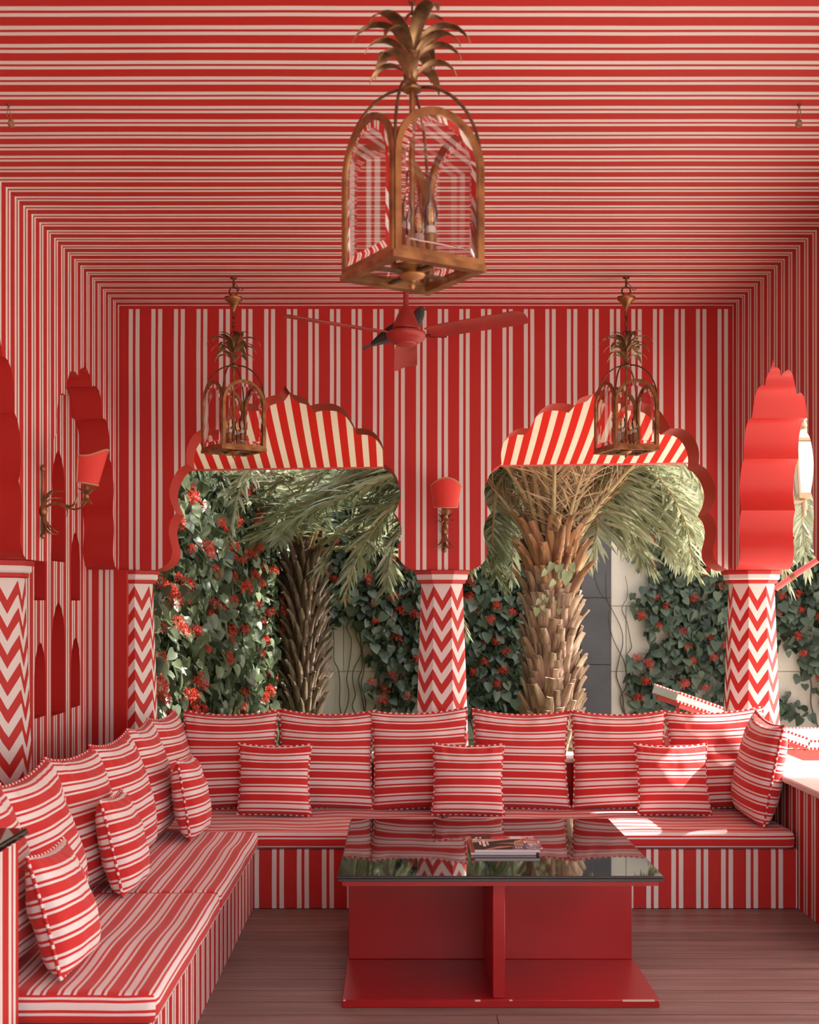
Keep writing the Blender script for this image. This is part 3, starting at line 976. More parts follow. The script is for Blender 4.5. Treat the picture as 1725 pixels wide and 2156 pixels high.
    me = MB().lathe([(0.006,0.012),(0.008,0.030),(0.0145,0.036),(0.0150,0.085),(0.0165,0.088),(0.0145,0.090)], 16).mesh('lantern_socket', 45); me.materials.append(M['gold']); out.append(('candle_socket', me, tr))
    me = MB().lathe([(0.0120,0.090),(0.0125,0.104),(0.0105,0.110)], 16).mesh('lantern_collar', 45); me.materials.append(M['socket_white']); out.append(('bulb_collar', me, tr))
    me = MB().lathe([(0.0100,0.110),(0.0165,0.125),(0.0185,0.142),(0.0150,0.162),(0.0085,0.180),(0.0035,0.194),(0.001,0.203)], 16).mesh('lantern_bulb', 80); me.materials.append(M['bulb_glass']); out.append(('bulb', me, tr))
    fm = MB()
    for k in range(4):
        a = PI/2*k
        fm.tube([(0.004*math.cos(a),0.004*math.sin(a),0.112),(0.006*math.cos(a),0.006*math.sin(a),0.135),(0.003*math.cos(a),0.003*math.sin(a),0.158)], 0.0012, 5)
    me = fm.mesh('lantern_filament'); me.materials.append(M['filament']); out.append(('filament', me, tr))
    return out
LM = lantern_meshes()
BOTTOM_Z = 2.497
def lantern(x, y, rot, label, drop):
    """drop: short swivel chain (back pair) as in the photograph"""
    r = tag(empty('lantern', (x, y, BOTTOM_Z)), label, 'lantern', 'gilt pineapple lanterns hanging from the ceiling')
    R = Matrix.Rotation(rot, 4, 'Z')
    for name, me, trs in LM:
        for t in trs:
            o = link(name, me, None, r); o.matrix_local = R @ t
    top = CEIL_Z - BOTTOM_Z
    # chain from the crown to the cup, cup, ring and ceiling hook
    z = 0.628
    i = 0
    zc = top - 0.178 if drop else top - 0.135
    def piece(name, mb, mt):
        me = mb.mesh('lantern_' + name, 60); me.materials.append(mt); return link(name, me, None, r)
    piece('loop_ring', MB().tube(link_pts(0.017, 0.020, (0, 0, z+0.012), 'y'), 0.0035, 6, 0, True), M['iron'])
    z += 0.034
    while z < zc - 0.03:
        o = piece('chain_link', MB().tube(link_pts(0.0085, 0.0165, (0, 0, z+0.012), 'x' if i % 2 == 0 else 'y'), 0.0027, 6, 0, True), M['iron'])
        z += 0.025; i += 1
    piece('cup_stem', MB().tube([(0,0,z-0.003),(0,0,zc+0.01)], 0.006, 8), M['gold'])
    piece('cup', MB().lathe([(0.007,zc-0.012),(0.010,zc),(0.018,zc+0.018),(0.034,zc+0.040),(0.047,zc+0.052),(0.051,zc+0.060),(0.050,zc+0.068),(0.042,zc+0.071)], 24), M['gold'])
    piece('swivel_ring', MB().tube(ring_pts(0.024, 18, (0, 0, zc+0.100), 'y'), 0.0045, 7, 0, True), M['iron'])
    piece('ceiling_hook', MB().tube([(0,0,top),(0.0,0,zc+0.128),(0.006,0,zc+0.120)], 0.006, 8).lathe([(0.018, top-0.008),(0.020, top-0.0005)], 14), M['iron'])
    piece('loose_wire', MB().tube(catmull([(0.0,-0.004,top-0.03),(0.02,-0.01,top-0.05),(0.036,-0.012,top-0.075),(0.050,-0.01,top-0.070),(0.058,-0.012,top-0.066)], 4), 0.002, 5), M['iron'])
    return r
lantern(-0.933, 6.61, PI/4 - R_(11), 'gilt lantern hanging before the arch with the darker green fronds', True)
lantern(1.251, 6.60, PI/4 - R_(30), 'gilt lantern hanging before the arch with the thick palm trunk', True)
lantern(0.028, 3.04, PI/4 - R_(14), 'gilt lantern with pineapple leaves hanging in front of the ceiling fan', False)

# ------------------------------------------------------------------ ceiling fan
M['fan_red'] = simple('fan_red', (0.36, 0.030, 0.026), 0.5, var=0.25, var_scale=9, bump=(120, 0.1, 0.002))
FX, FY, FZ = 0.022, 5.50, 2.885
fan = tag(empty('ceiling_fan', (FX, FY, FZ)), 'dusty red three-blade ceiling fan on a short rod', 'fan')
def fpart(name, mb, mt, parent=None, sharp=40):
    return mb.build(name, [mt], parent or fan, sharp=sharp)
topz = CEIL_Z - FZ
fpart('canopy', MB().lathe([(0.014, topz-0.085),(0.03, topz-0.075),(0.048, topz-0.03),(0.052, topz-0.0005)], 24), M['fan_red'])
fpart('rod', MB().lathe([(0.0125, 0.12), (0.0125, topz-0.07)], 14), M['fan_red'])
fpart('motor_cover', MB().lathe([(0.060,0.028),(0.063,0.036),(0.050,0.070),(0.040,0.095),(0.026,0.125),(0.018,0.130),(0.015,0.140)], 28), M['fan_red'])
fpart('vent_ring', MB().lathe([(0.050,0.012),(0.055,0.030)], 24), M['black'])
rot = empty('rotor', (0, 0, 0), (R_(-3.2), 0, 0), fan)
fpart('motor_dish', MB().lathe([(0.004,-0.052),(0.030,-0.050),(0.046,-0.044),(0.049,-0.038),(0.064,-0.032),(0.068,-0.026),(0.082,-0.020),(0.090,-0.010),(0.094,0.002),(0.090,0.012),(0.06,0.014)], 32), M['fan_red'], rot)
def fan_blade():
    mb = MB()
    secs = [(0.115, 0.075), (0.15, 0.100), (0.20, 0.110), (0.40, 0.118), (0.56, 0.122), (0.592, 0.112), (0.602, 0.088)]
    v, f = [], []
    for x, w in secs:
        for s, c in ((-1, 0.0), (-0.5, 0.006), (0, 0.009), (0.5, 0.006), (1, 0.0)):
            v.append((x, s*w/2, c)); 
        for s, c in ((-1, 0.0), (-0.5, 0.006), (0, 0.009), (0.5, 0.006), (1, 0.0)):
            v.append((x, s*w/2, c-0.003))
    for i in range(len(secs)-1):
        b, c = i*10, (i+1)*10
        for k in range(4):
            f += [(b+k, c+k, c+k+1, b+k+1), (b+5+k+1, c+5+k+1, c+5+k, b+5+k)]
        f += [(b+5, c+5, c, b), (b+4, c+4, c+9, b+9)]
    e = (len(secs)-1)*10
    f += [(0,1,2,3,4,9,8,7,6,5), (e+5,e+6,e+7,e+8,e+9,e+4,e+3,e+2,e+1,e)]
    mb.add(v, f, 0, True)
    return mb.mesh('fan_blade', 50)
bme = fan_blade(); bme.materials.append(M['fan_red'])
brk = MB().box((0.075, -0.022, -0.004), (0.19, 0.022, 0.001)).mesh('blade_bracket'); brk.materials.append(M['fan_red'])
scr = MB()
for x, y in ((0.135, 0.0), (0.17, 0.016), (0.17, -0.016)):
    scr.lathe([(0.005, -0.007), (0.005, 0.0)], 8, (x, y, 0))
scr = scr.mesh('blade_screw'); scr.materials.append(M['iron'])
for ang in (90, 210, 330):
    o = link('blade', bme, None, rot)
    o.matrix_local = Matrix.Rotation(R_(ang), 4, 'Z') @ Matrix.Rotation(R_(-13), 4, 'X')
    for me, nm in ((brk, 'bracket'), (scr, 'screws')):
        c = link(nm, me, None, rot); c.matrix_local = o.matrix_local.copy()

# pigeon perched behind the motor cover
M['pigeon'] = simple('pigeon_grey', (0.055, 0.052, 0.058), 0.6, bump=(90, 0.3, 0.004), col2=(0.025, 0.023, 0.026), var_scale=18)
M['pigeon_dark'] = simple('pigeon_dark', (0.015, 0.014, 0.016), 0.5, bump=(60, 0.3, 0.004))
M['cere'] = simple('pigeon_cere', (0.45, 0.35, 0.32), 0.6)
M['eye'] = simple('pigeon_eye', (0.5, 0.12, 0.03), 0.2)
def loft(secs, seg=16):
    """secs: (centre, half width, half height, up vector tilt direction) along a spine"""
    mb = MB()
    C = [Vector(s[0]) for s in secs]
    v, f = [], []
    for i, s in enumerate(secs):
        t = (C[min(i+1, len(C)-1)] - C[max(i-1, 0)]).normalized()
        side = Vector((0, 1, 0)); side = (side - t*side.dot(t)).normalized()
        up = side.cross(t) * -1
        for k in range(seg):
            a = 2*PI*k/seg
            v.append(C[i] + side*math.cos(a)*s[1] + up*math.sin(a)*s[2])
    for i in range(len(secs)-1):
        for k in range(seg):
            q = (k+1) % seg
            f.append((i*seg+k, i*seg+q, (i+1)*seg+q, (i+1)*seg+k))
    f.append(tuple(range(seg-1,-1,-1))); f.append(tuple((len(secs)-1)*seg+k for k in range(seg)))
    return mb.add(v, f, 0, True)
pg = tag(empty('pigeon', (FX-0.015, FY+0.105, FZ-0.002), (0, 0, R_(4))), 'dark grey pigeon perched on the fan behind its motor', 'bird')
body = loft([((-0.150,0,-0.022),0.016,0.006), ((-0.120,0,-0.008),0.024,0.010), ((-0.085,0,0.012),0.034,0.022), ((-0.050,0,0.032),0.046,0.040), ((-0.010,0,0.050),0.054,0.050),
             ((0.028,0,0.068),0.050,0.048), ((0.056,0,0.092),0.036,0.036), ((0.070,0,0.114),0.028,0.030), ((0.078,0,0.130),0.025,0.026), ((0.084,0,0.144),0.023,0.0225), ((0.092,0,0.155),0.016,0.015), ((0.098,0,0.160),0.005,0.005)])
body.build('body', [M['pigeon']], pg, sharp=80)
for s in (-1, 1):
    w_ = loft([((-0.150,s*0.020,-0.020),0.004,0.006), ((-0.11,s*0.034,0.004),0.010,0.018), ((-0.06,s*0.050,0.030),0.012,0.030), ((-0.01,s*0.056,0.052),0.012,0.034), ((0.025,s*0.050,0.066),0.008,0.022), ((0.035,s*0.046,0.072),0.002,0.006)], 12)
    w_.build('wing', [M['pigeon_dark']], pg, sharp=80)
    MB().lathe([(0.0005,-0.002),(0.0035,0.0),(0.0005,0.002)], 10, (0.088, s*0.0185, 0.148), axis='y').build('eye', [M['eye']], pg)
    MB().tube([(0.0, s*0.016, 0.008), (0.004, s*0.018, -0.006), (0.018, s*0.02, -0.009)], 0.003, 6).build('foot', [M['cere']], pg)
tl = MB()
for k in range(5):
    a = (k-2)*0.13
    d = Vector((-math.cos(a), math.sin(a), -0.42)).normalized()
    b0 = Vector((-0.118, (k-2)*0.006, -0.006 - 0.001*abs(k-2)))
    sdv = Vector((0, 1, 0))
    v = [b0 - sdv*0.007, b0 + sdv*0.007, b0 + d*0.070 + sdv*0.016, b0 + d*0.078, b0 + d*0.070 - sdv*0.016]
    v += [p + Vector((0,0,-0.002)) for p in v]
    tl.add(v, [(0,1,2,3,4), (9,8,7,6,5)] + [((i+1) % 5, i, 5+i, 5+(i+1) % 5) for i in range(5)])
tl.build('tail', [M['pigeon_dark']], pg)
MB().tube([(0.098,0,0.154),(0.108,0,0.150),(0.116,0,0.144)], [0.0045,0.0032,0.001], 8).build('beak', [M['black']], pg)
MB().lathe([(0.0005,-0.003),(0.004,0.0),(0.0005,0.003)], 8, (0.103,0,0.156), axis='y').build('cere', [M['cere']], pg)

# ------------------------------------------------------------------ wall lamps (local: wall at y=0, facing -y)
M['shade'] = simple('red_shade_cloth', (0.72, 0.055, 0.045), 0.75, bump=(300, 0.1, 0.001))
M['trim'] = simple('gold_braid', (0.50, 0.31, 0.17), 0.65, bump=(400, 0.3, 0.001))
def sconce(loc, rz, label):
    r = tag(empty('wall_lamp', loc, (0, 0, rz)), label, 'wall lamp', 'gilt leaf wall lamps with red half shades')
    zo = 1.953
    def P_(d, z, x=0.0): return Vector((x, -d, z - zo))
    def part(name, mb, mt, sharp=50):
        return mb.build(name, [mt], r, sharp=sharp)
    part('back_rod', MB().tube([P_(0.012, 1.96), P_(0.012, 2.29)], 0.007, 10), M['gold'])
    part('top_knob', MB().lathe([(0.006,-0.02),(0.012,-0.012),(0.013,-0.002),(0.009,0.008),(0.003,0.014)], 12, tuple(P_(0.012, 2.292))), M['gold'])
    part('bottom_knob', MB().lathe([(0.003,-0.016),(0.010,-0.008),(0.012,0.0),(0.007,0.012)], 12, tuple(P_(0.012, 1.968))), M['gold'])
    part('boss', MB().lathe([(0.006,-0.03),(0.017,-0.02),(0.021,0.0),(0.016,0.02),(0.006,0.03)], 14, tuple(P_(0.014, 2.085))), M['gold'])
    arm = catmull([P_(0.018,2.082), P_(0.034,2.106), P_(0.055,2.116), P_(0.085,2.118), P_(0.115,2.108), P_(0.145,2.096), P_(0.170,2.093), P_(0.195,2.102), P_(0.212,2.120), P_(0.220,2.140)], 4)
    part('arm', MB().tube(arm, 0.0048, 8), M['gold'])
    part('tendril', MB().tube(catmull([P_(0.030,2.108,.006), P_(0.07,2.124,.006), P_(0.11,2.114,.004), P_(0.145,2.108,0), P_(0.165,2.122,0), P_(0.175,2.148,0), P_(0.178,2.172,0)], 4), [0.006]*18+[0.0055,0.005,0.0045,0.004,0.0035,0.003,0.002], 7), M['gold_leaf'])
    part('tendril', MB().tube(catmull([P_(0.10,2.112,-.004), P_(0.122,2.102,-.004), P_(0.132,2.080,-.004), P_(0.128,2.056,-.004)], 4), [0.0045]*8+[0.004,0.0035,0.003,0.0025,0.0015], 6), M['gold_leaf'])
    # back leaves: upper group curls out and over, lower group hangs
    def leaf(L_, w, curl, rise, z, yaw, d=0.014, flip=False):
        me = blade_leaf(L_, w, curl, rise).mesh('sconce_leaf', 60); me.materials.append(M['gold_leaf'])
        o = link('leaf', me, None, r)
        o.matrix_local = Matrix.Translation(P_(d, z)) @ Matrix.Rotation(-PI/2 + yaw, 4, 'Z') @ (Matrix.Scale(-1, 4, (0,0,1)) if flip else Matrix())
    for yaw in (-0.55, 0.55, 0.0):
        leaf(0.150, 0.018, 1.75, 1.50, 2.095, yaw)
    for yaw in (-0.9, 0.9, 0.25):
        leaf(0.120, 0.016, 1.70, 1.35, 2.090, yaw)
    for yaw in (-0.75, 0.75, 0.0):
        leaf(0.135, 0.020, 0.95, 1.35, 2.085, yaw, flip=True)
    for yaw in (-1.15, 1.15, -0.4, 0.4):
        leaf(0.110, 0.017, 1.5, 1.50, 2.045, yaw, flip=True)
    # leaf cup and candle tube
    for k in range(6):
        a = 2*PI*k/6
        for flip, L_, rs in ((False, 0.060, 0.9), (True, 0.048, 0.7)):
            me = blade_leaf(L_, 0.020, 0.3 if not flip else 0.25, rs if not flip else 1.15, 6).mesh('cup_leaf', 60); me.materials.append(M['gold_leaf'])
            o = link('cup_leaf', me, None, r)
            o.matrix_local = Matrix.Translation(P_(0.220, 2.158)) @ Matrix.Rotation(a + (0.5 if flip else 0), 4, 'Z') @ (Matrix.Scale(-1, 4, (0,0,1)) if flip else Matrix()) @ Matrix.Translation((0.006, 0, 0))
    part('candle_tube', MB().lathe([(0.007,2.135-zo),(0.014,2.150-zo),(0.010,2.160-zo),(0.0155,2.175-zo),(0.0145,2.215-zo),(0.012,2.222-zo)], 14, (0, -0.220, 0)), M['gold'])
    part('bulb', MB().lathe([(0.010,2.222-zo),(0.017,2.245-zo),(0.017,2.262-zo),(0.008,2.295-zo),(0.002,2.31-zo)], 14, (0, -0.220, 0)), M['socket_white'])
    # half shade: part of a cone, tilted forward a little
    n = 28; nz = 6
    sh = MB(); v, f = [], []
    amax = R_(100)
    rb, rt, hb = 0.070, 0.090, 0.125
    def top_h(a):
        t = abs(a)/amax
        return hb + 0.050*(0.5+0.5*math.cos(min(1, t*1.12)*PI)) 
    def sp(a, h, rr=0.0):
        rad = rb + (rt-rb)*h/hb + rr
        p = Vector((rad*math.sin(a), -rad*math.cos(a), h))
        p = Matrix.Rotation(R_(7), 4, 'X') @ p
        return p + P_(0.205, 2.215)
    for off in (0.0, -0.0022):
        for i in range(n+1):
            a = -amax + 2*amax*i/n
            for k in range(nz+1):
                v.append(sp(a, top_h(a)*k/nz, off))
    q = (n+1)*(nz+1)
    for i in range(n):
        for k in range(nz):
            a0, a1 = i*(nz+1)+k, (i+1)*(nz+1)+k
            f += [(a0, a1, a1+1, a0+1), (q+a1, q+a0, q+a0+1, q+a1+1)]
    sh.add(v, f, 0, True)
    so = part('half_shade', sh, M['shade'], 80)
    edge = [sp(-amax + 2*amax*i/n, 0.0) for i in range(n+1)] + [sp(amax, top_h(amax)*k/nz) for k in range(1, nz+1)] + [sp(amax - 2*amax*i/n, top_h(amax - 2*amax*i/n)) for i in range(1, n+1)] + [sp(-amax, top_h(-amax)*(nz-k)/nz) for k in range(1, nz)]
    MB().tube(edge, 0.0042, 6, 0, True).build('braid_trim', [M['trim']], so)
    return r
sconce((0.265, YB, 1.953), 0.0, 'gilt wall lamp with red half shade on the pier between the back arches')
sconce((XL, 5.66, 1.953), PI/2, 'gilt wall lamp with red half shade on the side wall above the bench')

# ------------------------------------------------------------------ short cords hanging from the ceiling
M['cord'] = simple('frayed_cord', (0.42, 0.24, 0.14), 0.8, col2=(0.22, 0.11, 0.06), var_scale=120)
def cord(x, y, lab, lean):
    r = tag(empty('hanging_cord', (x, y, CEIL_Z)), lab, 'cord', 'short knotted cords left hanging from the ceiling')
    for dx in (-0.004, 0.004):
        MB().tube(catmull([(0,0,-0.0005),(dx,0,-0.024),(dx*1.6+lean*0.4,0,-0.045),(lean,0,-0.064)], 4), 0.0018, 6).build('strand', [M['cord']], r)
    v = MB().lathe([(0.003,-0.084),(0.011,-0.079),(0.013,-0.070),(0.010,-0.060),(0.003,-0.055)], 9, (lean+0.002, 0, 0), smooth=False)
    v.build('knot', [M['cord']], r)
    MB().lathe([(0.006,-0.006),(0.007,-0.0002)], 10).build('hook_plate', [M['iron']], r)
cord(-1.426, 4.31, 'short knotted cord hanging from the ceiling near the niche wall side', 0.008)
cord(1.445, 4.31, 'short knotted cord hanging from the ceiling near the open arches', -0.003)
# ================================================================== outside: awnings
m, N, L, P = new_mat('awning_cloth')
g = N.new('ShaderNodeNewGeometry'); sp = N.new('ShaderNodeSeparateXYZ'); L.new(g.outputs['Position'], sp.inputs[0])
oi = N.new('ShaderNodeObjectInfo')
def awning_mat(name, axis, phase):
    m, N, L, P = new_mat(name)
    g = N.new('ShaderNodeNewGeometry'); sp = N.new('ShaderNodeSeparateXYZ'); L.new(g.outputs['Position'], sp.inputs[0])
    t = mth(N, L, 'FRACT', mth(N, L, 'DIVIDE', mth(N, L, 'SUBTRACT', sp.outputs['XYZ'.index(axis)], phase), 0.0995))
    k = mth(N, L, 'LESS_THAN', t, 0.45)
    mx = N.new('ShaderNodeMix'); mx.data_type = 'RGBA'
    mx.inputs[6].default_value = (0.72, 0.045, 0.035, 1); mx.inputs[7].default_value = (0.88, 0.80, 0.70, 1)
    L.new(k, mx.inputs[0])
    d = N.new('ShaderNodeBsdfDiffuse'); tr = N.new('ShaderNodeBsdfTranslucent')
    L.new(mx.outputs[2], d.inputs[0]); L.new(mx.outputs[2], tr.inputs[0])
    ms = N.new('ShaderNodeMixShader'); ms.inputs[0].default_value = 0.17
    L.new(d.outputs[0], ms.inputs[1]); L.new(tr.outputs[0], ms.inputs[2])
    N.remove(P); L.new(ms.outputs[0], N['Material Output'].inputs[0])
    return m
M['awn_x'] = awning_mat('awning_cloth_back', 'X', 0.02)
M['awn_y'] = awning_mat('awning_cloth_side', 'Y', 0.0)
M['frame_red'] = simple('awning_frame_red', (0.62, 0.10, 0.10), 0.4)
def sheet(quad, n=10, sag=0.03):
    """cloth between four corner points, sagging a little; one thin solid"""
    a, b, c, d = [Vector(p) for p in quad]
    mb = MB(); v, f = [], []
    for off in (0.0, -0.003):
        for i in range(n+1):
            for j in range(n+1):
                u, w_ = i/n, j/n
                p = a*(1-u)*(1-w_) + b*u*(1-w_) + c*u*w_ + d*(1-u)*w_
                p.z += off - sag*math.sin(PI*w_)
                v.append(p)
    q = (n+1)**2
    for i in range(n):
        for j in range(n):
            k = i*(n+1)+j
            f += [(k, k+n+1, k+n+2, k+1), (q+k, q+k+1, q+k+n+2, q+k+n+1)]
    return mb.add(v, f, 0, True)
aw = tag(empty('awning', (0.1, YB+BT, 3.1)), 'broad striped awning sloping down outside the back arches', 'awning')
o = sheet([(-2.3, YB+BT+0.01, 3.11), (2.35, YB+BT+0.01, 3.11), (2.35, 8.9, 2.70), (-2.3, 8.9, 2.635)]).build('canopy', [M['awn_x']], aw, sharp=None); o.location = -aw.location
o = MB().tube([(-2.3, 8.9, 2.635), (2.35, 8.9, 2.70)], 0.012, 8).build('front_bar', [M['frame_red']], aw); o.location = -aw.location
def side_awning(y0, y1, xe, ze, label, arms):
    aw = tag(empty('awning', (XR+RT, (y0+y1)/2, 3.1)), label, 'awning')
    o = sheet([(XR+RT+0.01, y0, 3.11), (XR+RT+0.01, y1, 3.11), (xe, y1, ze), (xe, y0, ze)]).build('canopy', [M['awn_y']], aw, sharp=None); o.location = -aw.location
    for yy in arms:
        o = MB().tube([(2.34, yy, 1.735), (2.46, yy, 1.82), (xe-0.04, yy, ze-0.01)], 0.019, 10).build('support_arm', [M['frame_red']], aw); o.location = -aw.location
        o = MB().tube([(2.43, yy, 1.80), (2.455, yy, 1.817)], 0.023, 10).build('arm_collar', [M['iron']], aw); o.location = -aw.location
    o = MB().tube([(xe, y0, ze), (xe, y1, ze)], 0.012, 8).build('front_bar', [M['frame_red']], aw); o.location = -aw.location
side_awning(6.60, 7.46, 3.72, 2.64, 'narrow striped awning over the corner of the side arcade, held by a pink arm', (7.42,))
side_awning(3.75, 6.72, 4.75, 2.15, 'long unseen striped awning added over the side arches to shade the floor', (6.55, 3.85))  # added out of view, its reach and drop shaped to keep sun off the deck

# ------------------------------------------------------------------ garden ground and walls
M['lawn'] = simple('lawn', (0.085, 0.14, 0.035), 0.9, bump=(120, 0.6, 0.02), col2=(0.05, 0.085, 0.02), var_scale=3)
M['paving'] = simple('grey_paving', (0.68, 0.62, 0.55), 0.8, bump=(20, 0.2, 0.01), col2=(0.58, 0.53, 0.47), var_scale=2.5)
M['cream'] = simple('cream_render', (0.60, 0.545, 0.47), 0.85, bump=(30, 0.25, 0.01), col2=(0.50, 0.455, 0.40), var_scale=1.6)
struct(MB().box((-14, 7.56, -0.2), (2.4, 14.6, -0.02)).build('lawn', [M['lawn']]))
struct(MB().box((2.4, -12, -0.2), (16, 26, -0.02)).build('paving', [M['paving']]))
struct(MB().box((-14, -12, -0.2), (2.4, -0.6, -0.02)).build('paving', [M['paving']]))
GW = 14.5
gw = struct(MB().box((-3.5, GW+0.03, -0.2), (12, GW+0.25, 3.9)).build('wall_garden', [M['cream']]))
# cream slabs of the garden wall with open joints
sl = None
k = 0
for zi, (za, zb) in enumerate(((-0.02, 0.80), (0.808, 1.60), (1.608, 2.40), (2.408, 3.20), (3.208, 3.9))):
    x = -3.0 + (0.0 if zi % 2 else -0.55)
    while x < 9.5:
        x1 = x + 1.15
        if not (x < 2.56 and x1 > 2.19):
            o = MB().box((x, GW, za), (x1-0.008, GW+0.03, zb), 0).build('wall_slab', [M['cream']], gw)
        else:
            if x < 2.18: MB().box((x, GW, za), (2.182, GW+0.03, zb), 0).build('wall_slab', [M['cream']], gw)
            if x1 > 2.57: MB().box((2.566, GW, za), (x1-0.008, GW+0.03, zb), 0).build('wall_slab', [M['cream']], gw)
        x = x1
M['slate'] = simple('dark_slate', (0.060, 0.058, 0.066), 0.55, bump=(25, 0.2, 0.01), col2=(0.040, 0.039, 0.044), var_scale=3)
for za, zb in ((-0.02, 0.885), (0.893, 1.70), (1.708, 2.50), (2.508, 3.3)):
    MB().box((2.19, GW-0.035, za), (2.558, GW+0.03, zb), 0, 0.004).build('slate_panel', [M['slate']], gw)
HA, HB = Vector((-2.10, 8.3, 0)), Vector((-1.50, 14.5, 0))
hd = (HB-HA).normalized(); hn = Vector((hd.y, -hd.x, 0))       # normal towards +x
hw_ = MB()
v = [HA - hn*0.0, HB - hn*0.0, HB - hn*0.25, HA - hn*0.25]
v = [Vector((p.x, p.y, -0.2)) for p in v] + [Vector((p.x, p.y, 3.7)) for p in v]
hw_.add(v, [(0,1,2,3),(7,6,5,4),(0,4,5,1),(1,5,6,2),(2,6,7,3),(3,7,4,0)])
struct(hw_.build('wall_hedge', [M['cream']], fixn=True))

# ------------------------------------------------------------------ climbing plants
def leaf_mat(name, c1, c2, rough=0.42, transl=0.25, fixed=None):
    m, N, L, P = new_mat(name)
    at_ = N.new('ShaderNodeAttribute'); at_.attribute_name = 'tone'
    oi = N.new('ShaderNodeObjectInfo')
    cr = N.new('ShaderNodeValToRGB')
    cr.color_ramp.elements[0].color = rgb(c1); cr.color_ramp.elements[1].color = rgb(c2)
    t = mth(N, L, 'FRACT', mth(N, L, 'ADD', at_.outputs['Fac'], mth(N, L, 'MULTIPLY', oi.outputs['Random'], 0.999)))
    L.new(t, cr.inputs[0]); L.new(cr.outputs[0], P.inputs['Base Color'])
    P.inputs['Roughness'].default_value = rough
    tr = N.new('ShaderNodeBsdfTranslucent'); L.new(cr.outputs[0], tr.inputs[0])
    ms = N.new('ShaderNodeMixShader'); ms.inputs[0].default_value = transl
    L.new(P.outputs[0], ms.inputs[1]); L.new(tr.outputs[0], ms.inputs[2]); L.new(ms.outputs[0], N['Material Output'].inputs[0])
    return m
M['vine_leaf'] = leaf_mat('vine_leaf', (0.030, 0.050, 0.034), (0.105, 0.145, 0.095), 0.38)
M['vine_leaf2'] = leaf_mat('sunlit_vine_leaf', (0.040, 0.062, 0.036), (0.19, 0.24, 0.135), 0.30, 0.32)  # lighter copy of the vine leaf, with sunlight put into its colour
M['stem'] = simple('vine_stem', (0.10, 0.075, 0.05), 0.8)
def flower_mat(name, c1, c2):
    return leaf_mat(name, c1, c2, 0.5, 0.3)
M['flower'] = flower_mat('red_flower', (0.42, 0.018, 0.012), (0.72, 0.055, 0.025))
LEAF2D = [(0, 0.0), (0.30, -0.10), (0.50, 0.10), (0.46, 0.42), (0.22, 0.78), (0, 1.0), (-0.22, 0.78), (-0.46, 0.42), (-0.50, 0.10), (-0.30, -0.10)]
def leaf_verts(size, fold=0.18):
    v = [Vector((x*size*0.95, 0.0, -y*size)) for x, y in LEAF2D]
    for p, (x, y) in zip(v, LEAF2D):
        p.y = -(abs(x)*fold + 0.10*(y-0.4)**2*-1.0)*size
    c = Vector((0, 0, -0.42*size))
    return v + [c]
LEAF_F = [(i, (i+1) % 10, 10) for i in range(10)]
def leaf_matrix(p, nrm, rnd, spread=0.7):
    """leaf hangs: its tip points down, its face along the wall normal with scatter"""
    n = (nrm + Vector((rnd.gauss(0, spread), rnd.gauss(0, spread), rnd.gauss(0.35, spread*0.8)))).normalized()
    down = Vector((rnd.gauss(0, 0.45), rnd.gauss(0, 0.25), -1)).normalized()
    z = -(down - n*down.dot(n)).normalized()
    y = -n                                    # leaf mesh faces -y
    x = y.cross(z).normalized()
    m_ = Matrix((x, y, z)).transposed().to_4x4()
    m_.translation = p
    return m_
def tone_attr(me, vals):
    a = me.attributes.new('tone', 'FLOAT', 'FACE'); a.data.foreach_set('value', vals)
def make_leaf_mesh(mat):
    me = MB().add(leaf_verts(1.0), LEAF_F, 0, True).mesh('vine_leaf')
    tone_attr(me, [0.0]*10); me.materials.append(mat); return me
def flower_mesh(seed):
    rnd = random.Random(seed)
    mb = MB()
    tones = []
    for i in range(46):
        a = rnd.uniform(0, 2*PI); e = rnd.uniform(-0.5, 1.45)
        d = Vector((math.cos(a)*math.cos(e), -abs(math.sin(a)*math.cos(e))*0.9-0.05, math.sin(e))).normalized()
        c = d*rnd.uniform(0.6, 1.0)
        n = (d + Vector((rnd.gauss(0,.4), rnd.gauss(0,.4), rnd.gauss(0,.4)))).normalized()
        s1 = n.orthogonal().normalized(); s1 = Matrix.Rotation(rnd.uniform(0, PI), 3, n) @ s1; s2 = n.cross(s1)
        w = 0.34
        v = [c, c + s1*w + s2*w*0.22 + n*.12, c + s1*w - s2*w*0.22 + n*.12, c - s1*w*.9 + s2*w*.2 + n*.1, c - s1*w*.9 - s2*w*.2 + n*.1,
             c + s2*w + s1*w*.2 + n*.12, c + s2*w - s1*w*.2 + n*.12]
        mb.add(v, [(0,1,2), (0,4,3), (0,5,6)], 0, False)
        t = rnd.uniform(0, 0.35) if rnd.random() < 0.55 else rnd.uniform(0.3, 0.999)
        tones += [t]*3
    # short stalk back to the stem
    mb.tube([(0, 0.9, -0.8), (0, 0, 0)], 0.06, 5, 0)
    me = mb.mesh('flower_cluster')
    vals = tones + [0.02]*(len(mb.f)-len(tones))
    tone_attr(me, vals); me.materials.append(M['flower'])
    return me
FLW = [flower_mesh(s) for s in (1, 2, 3)]
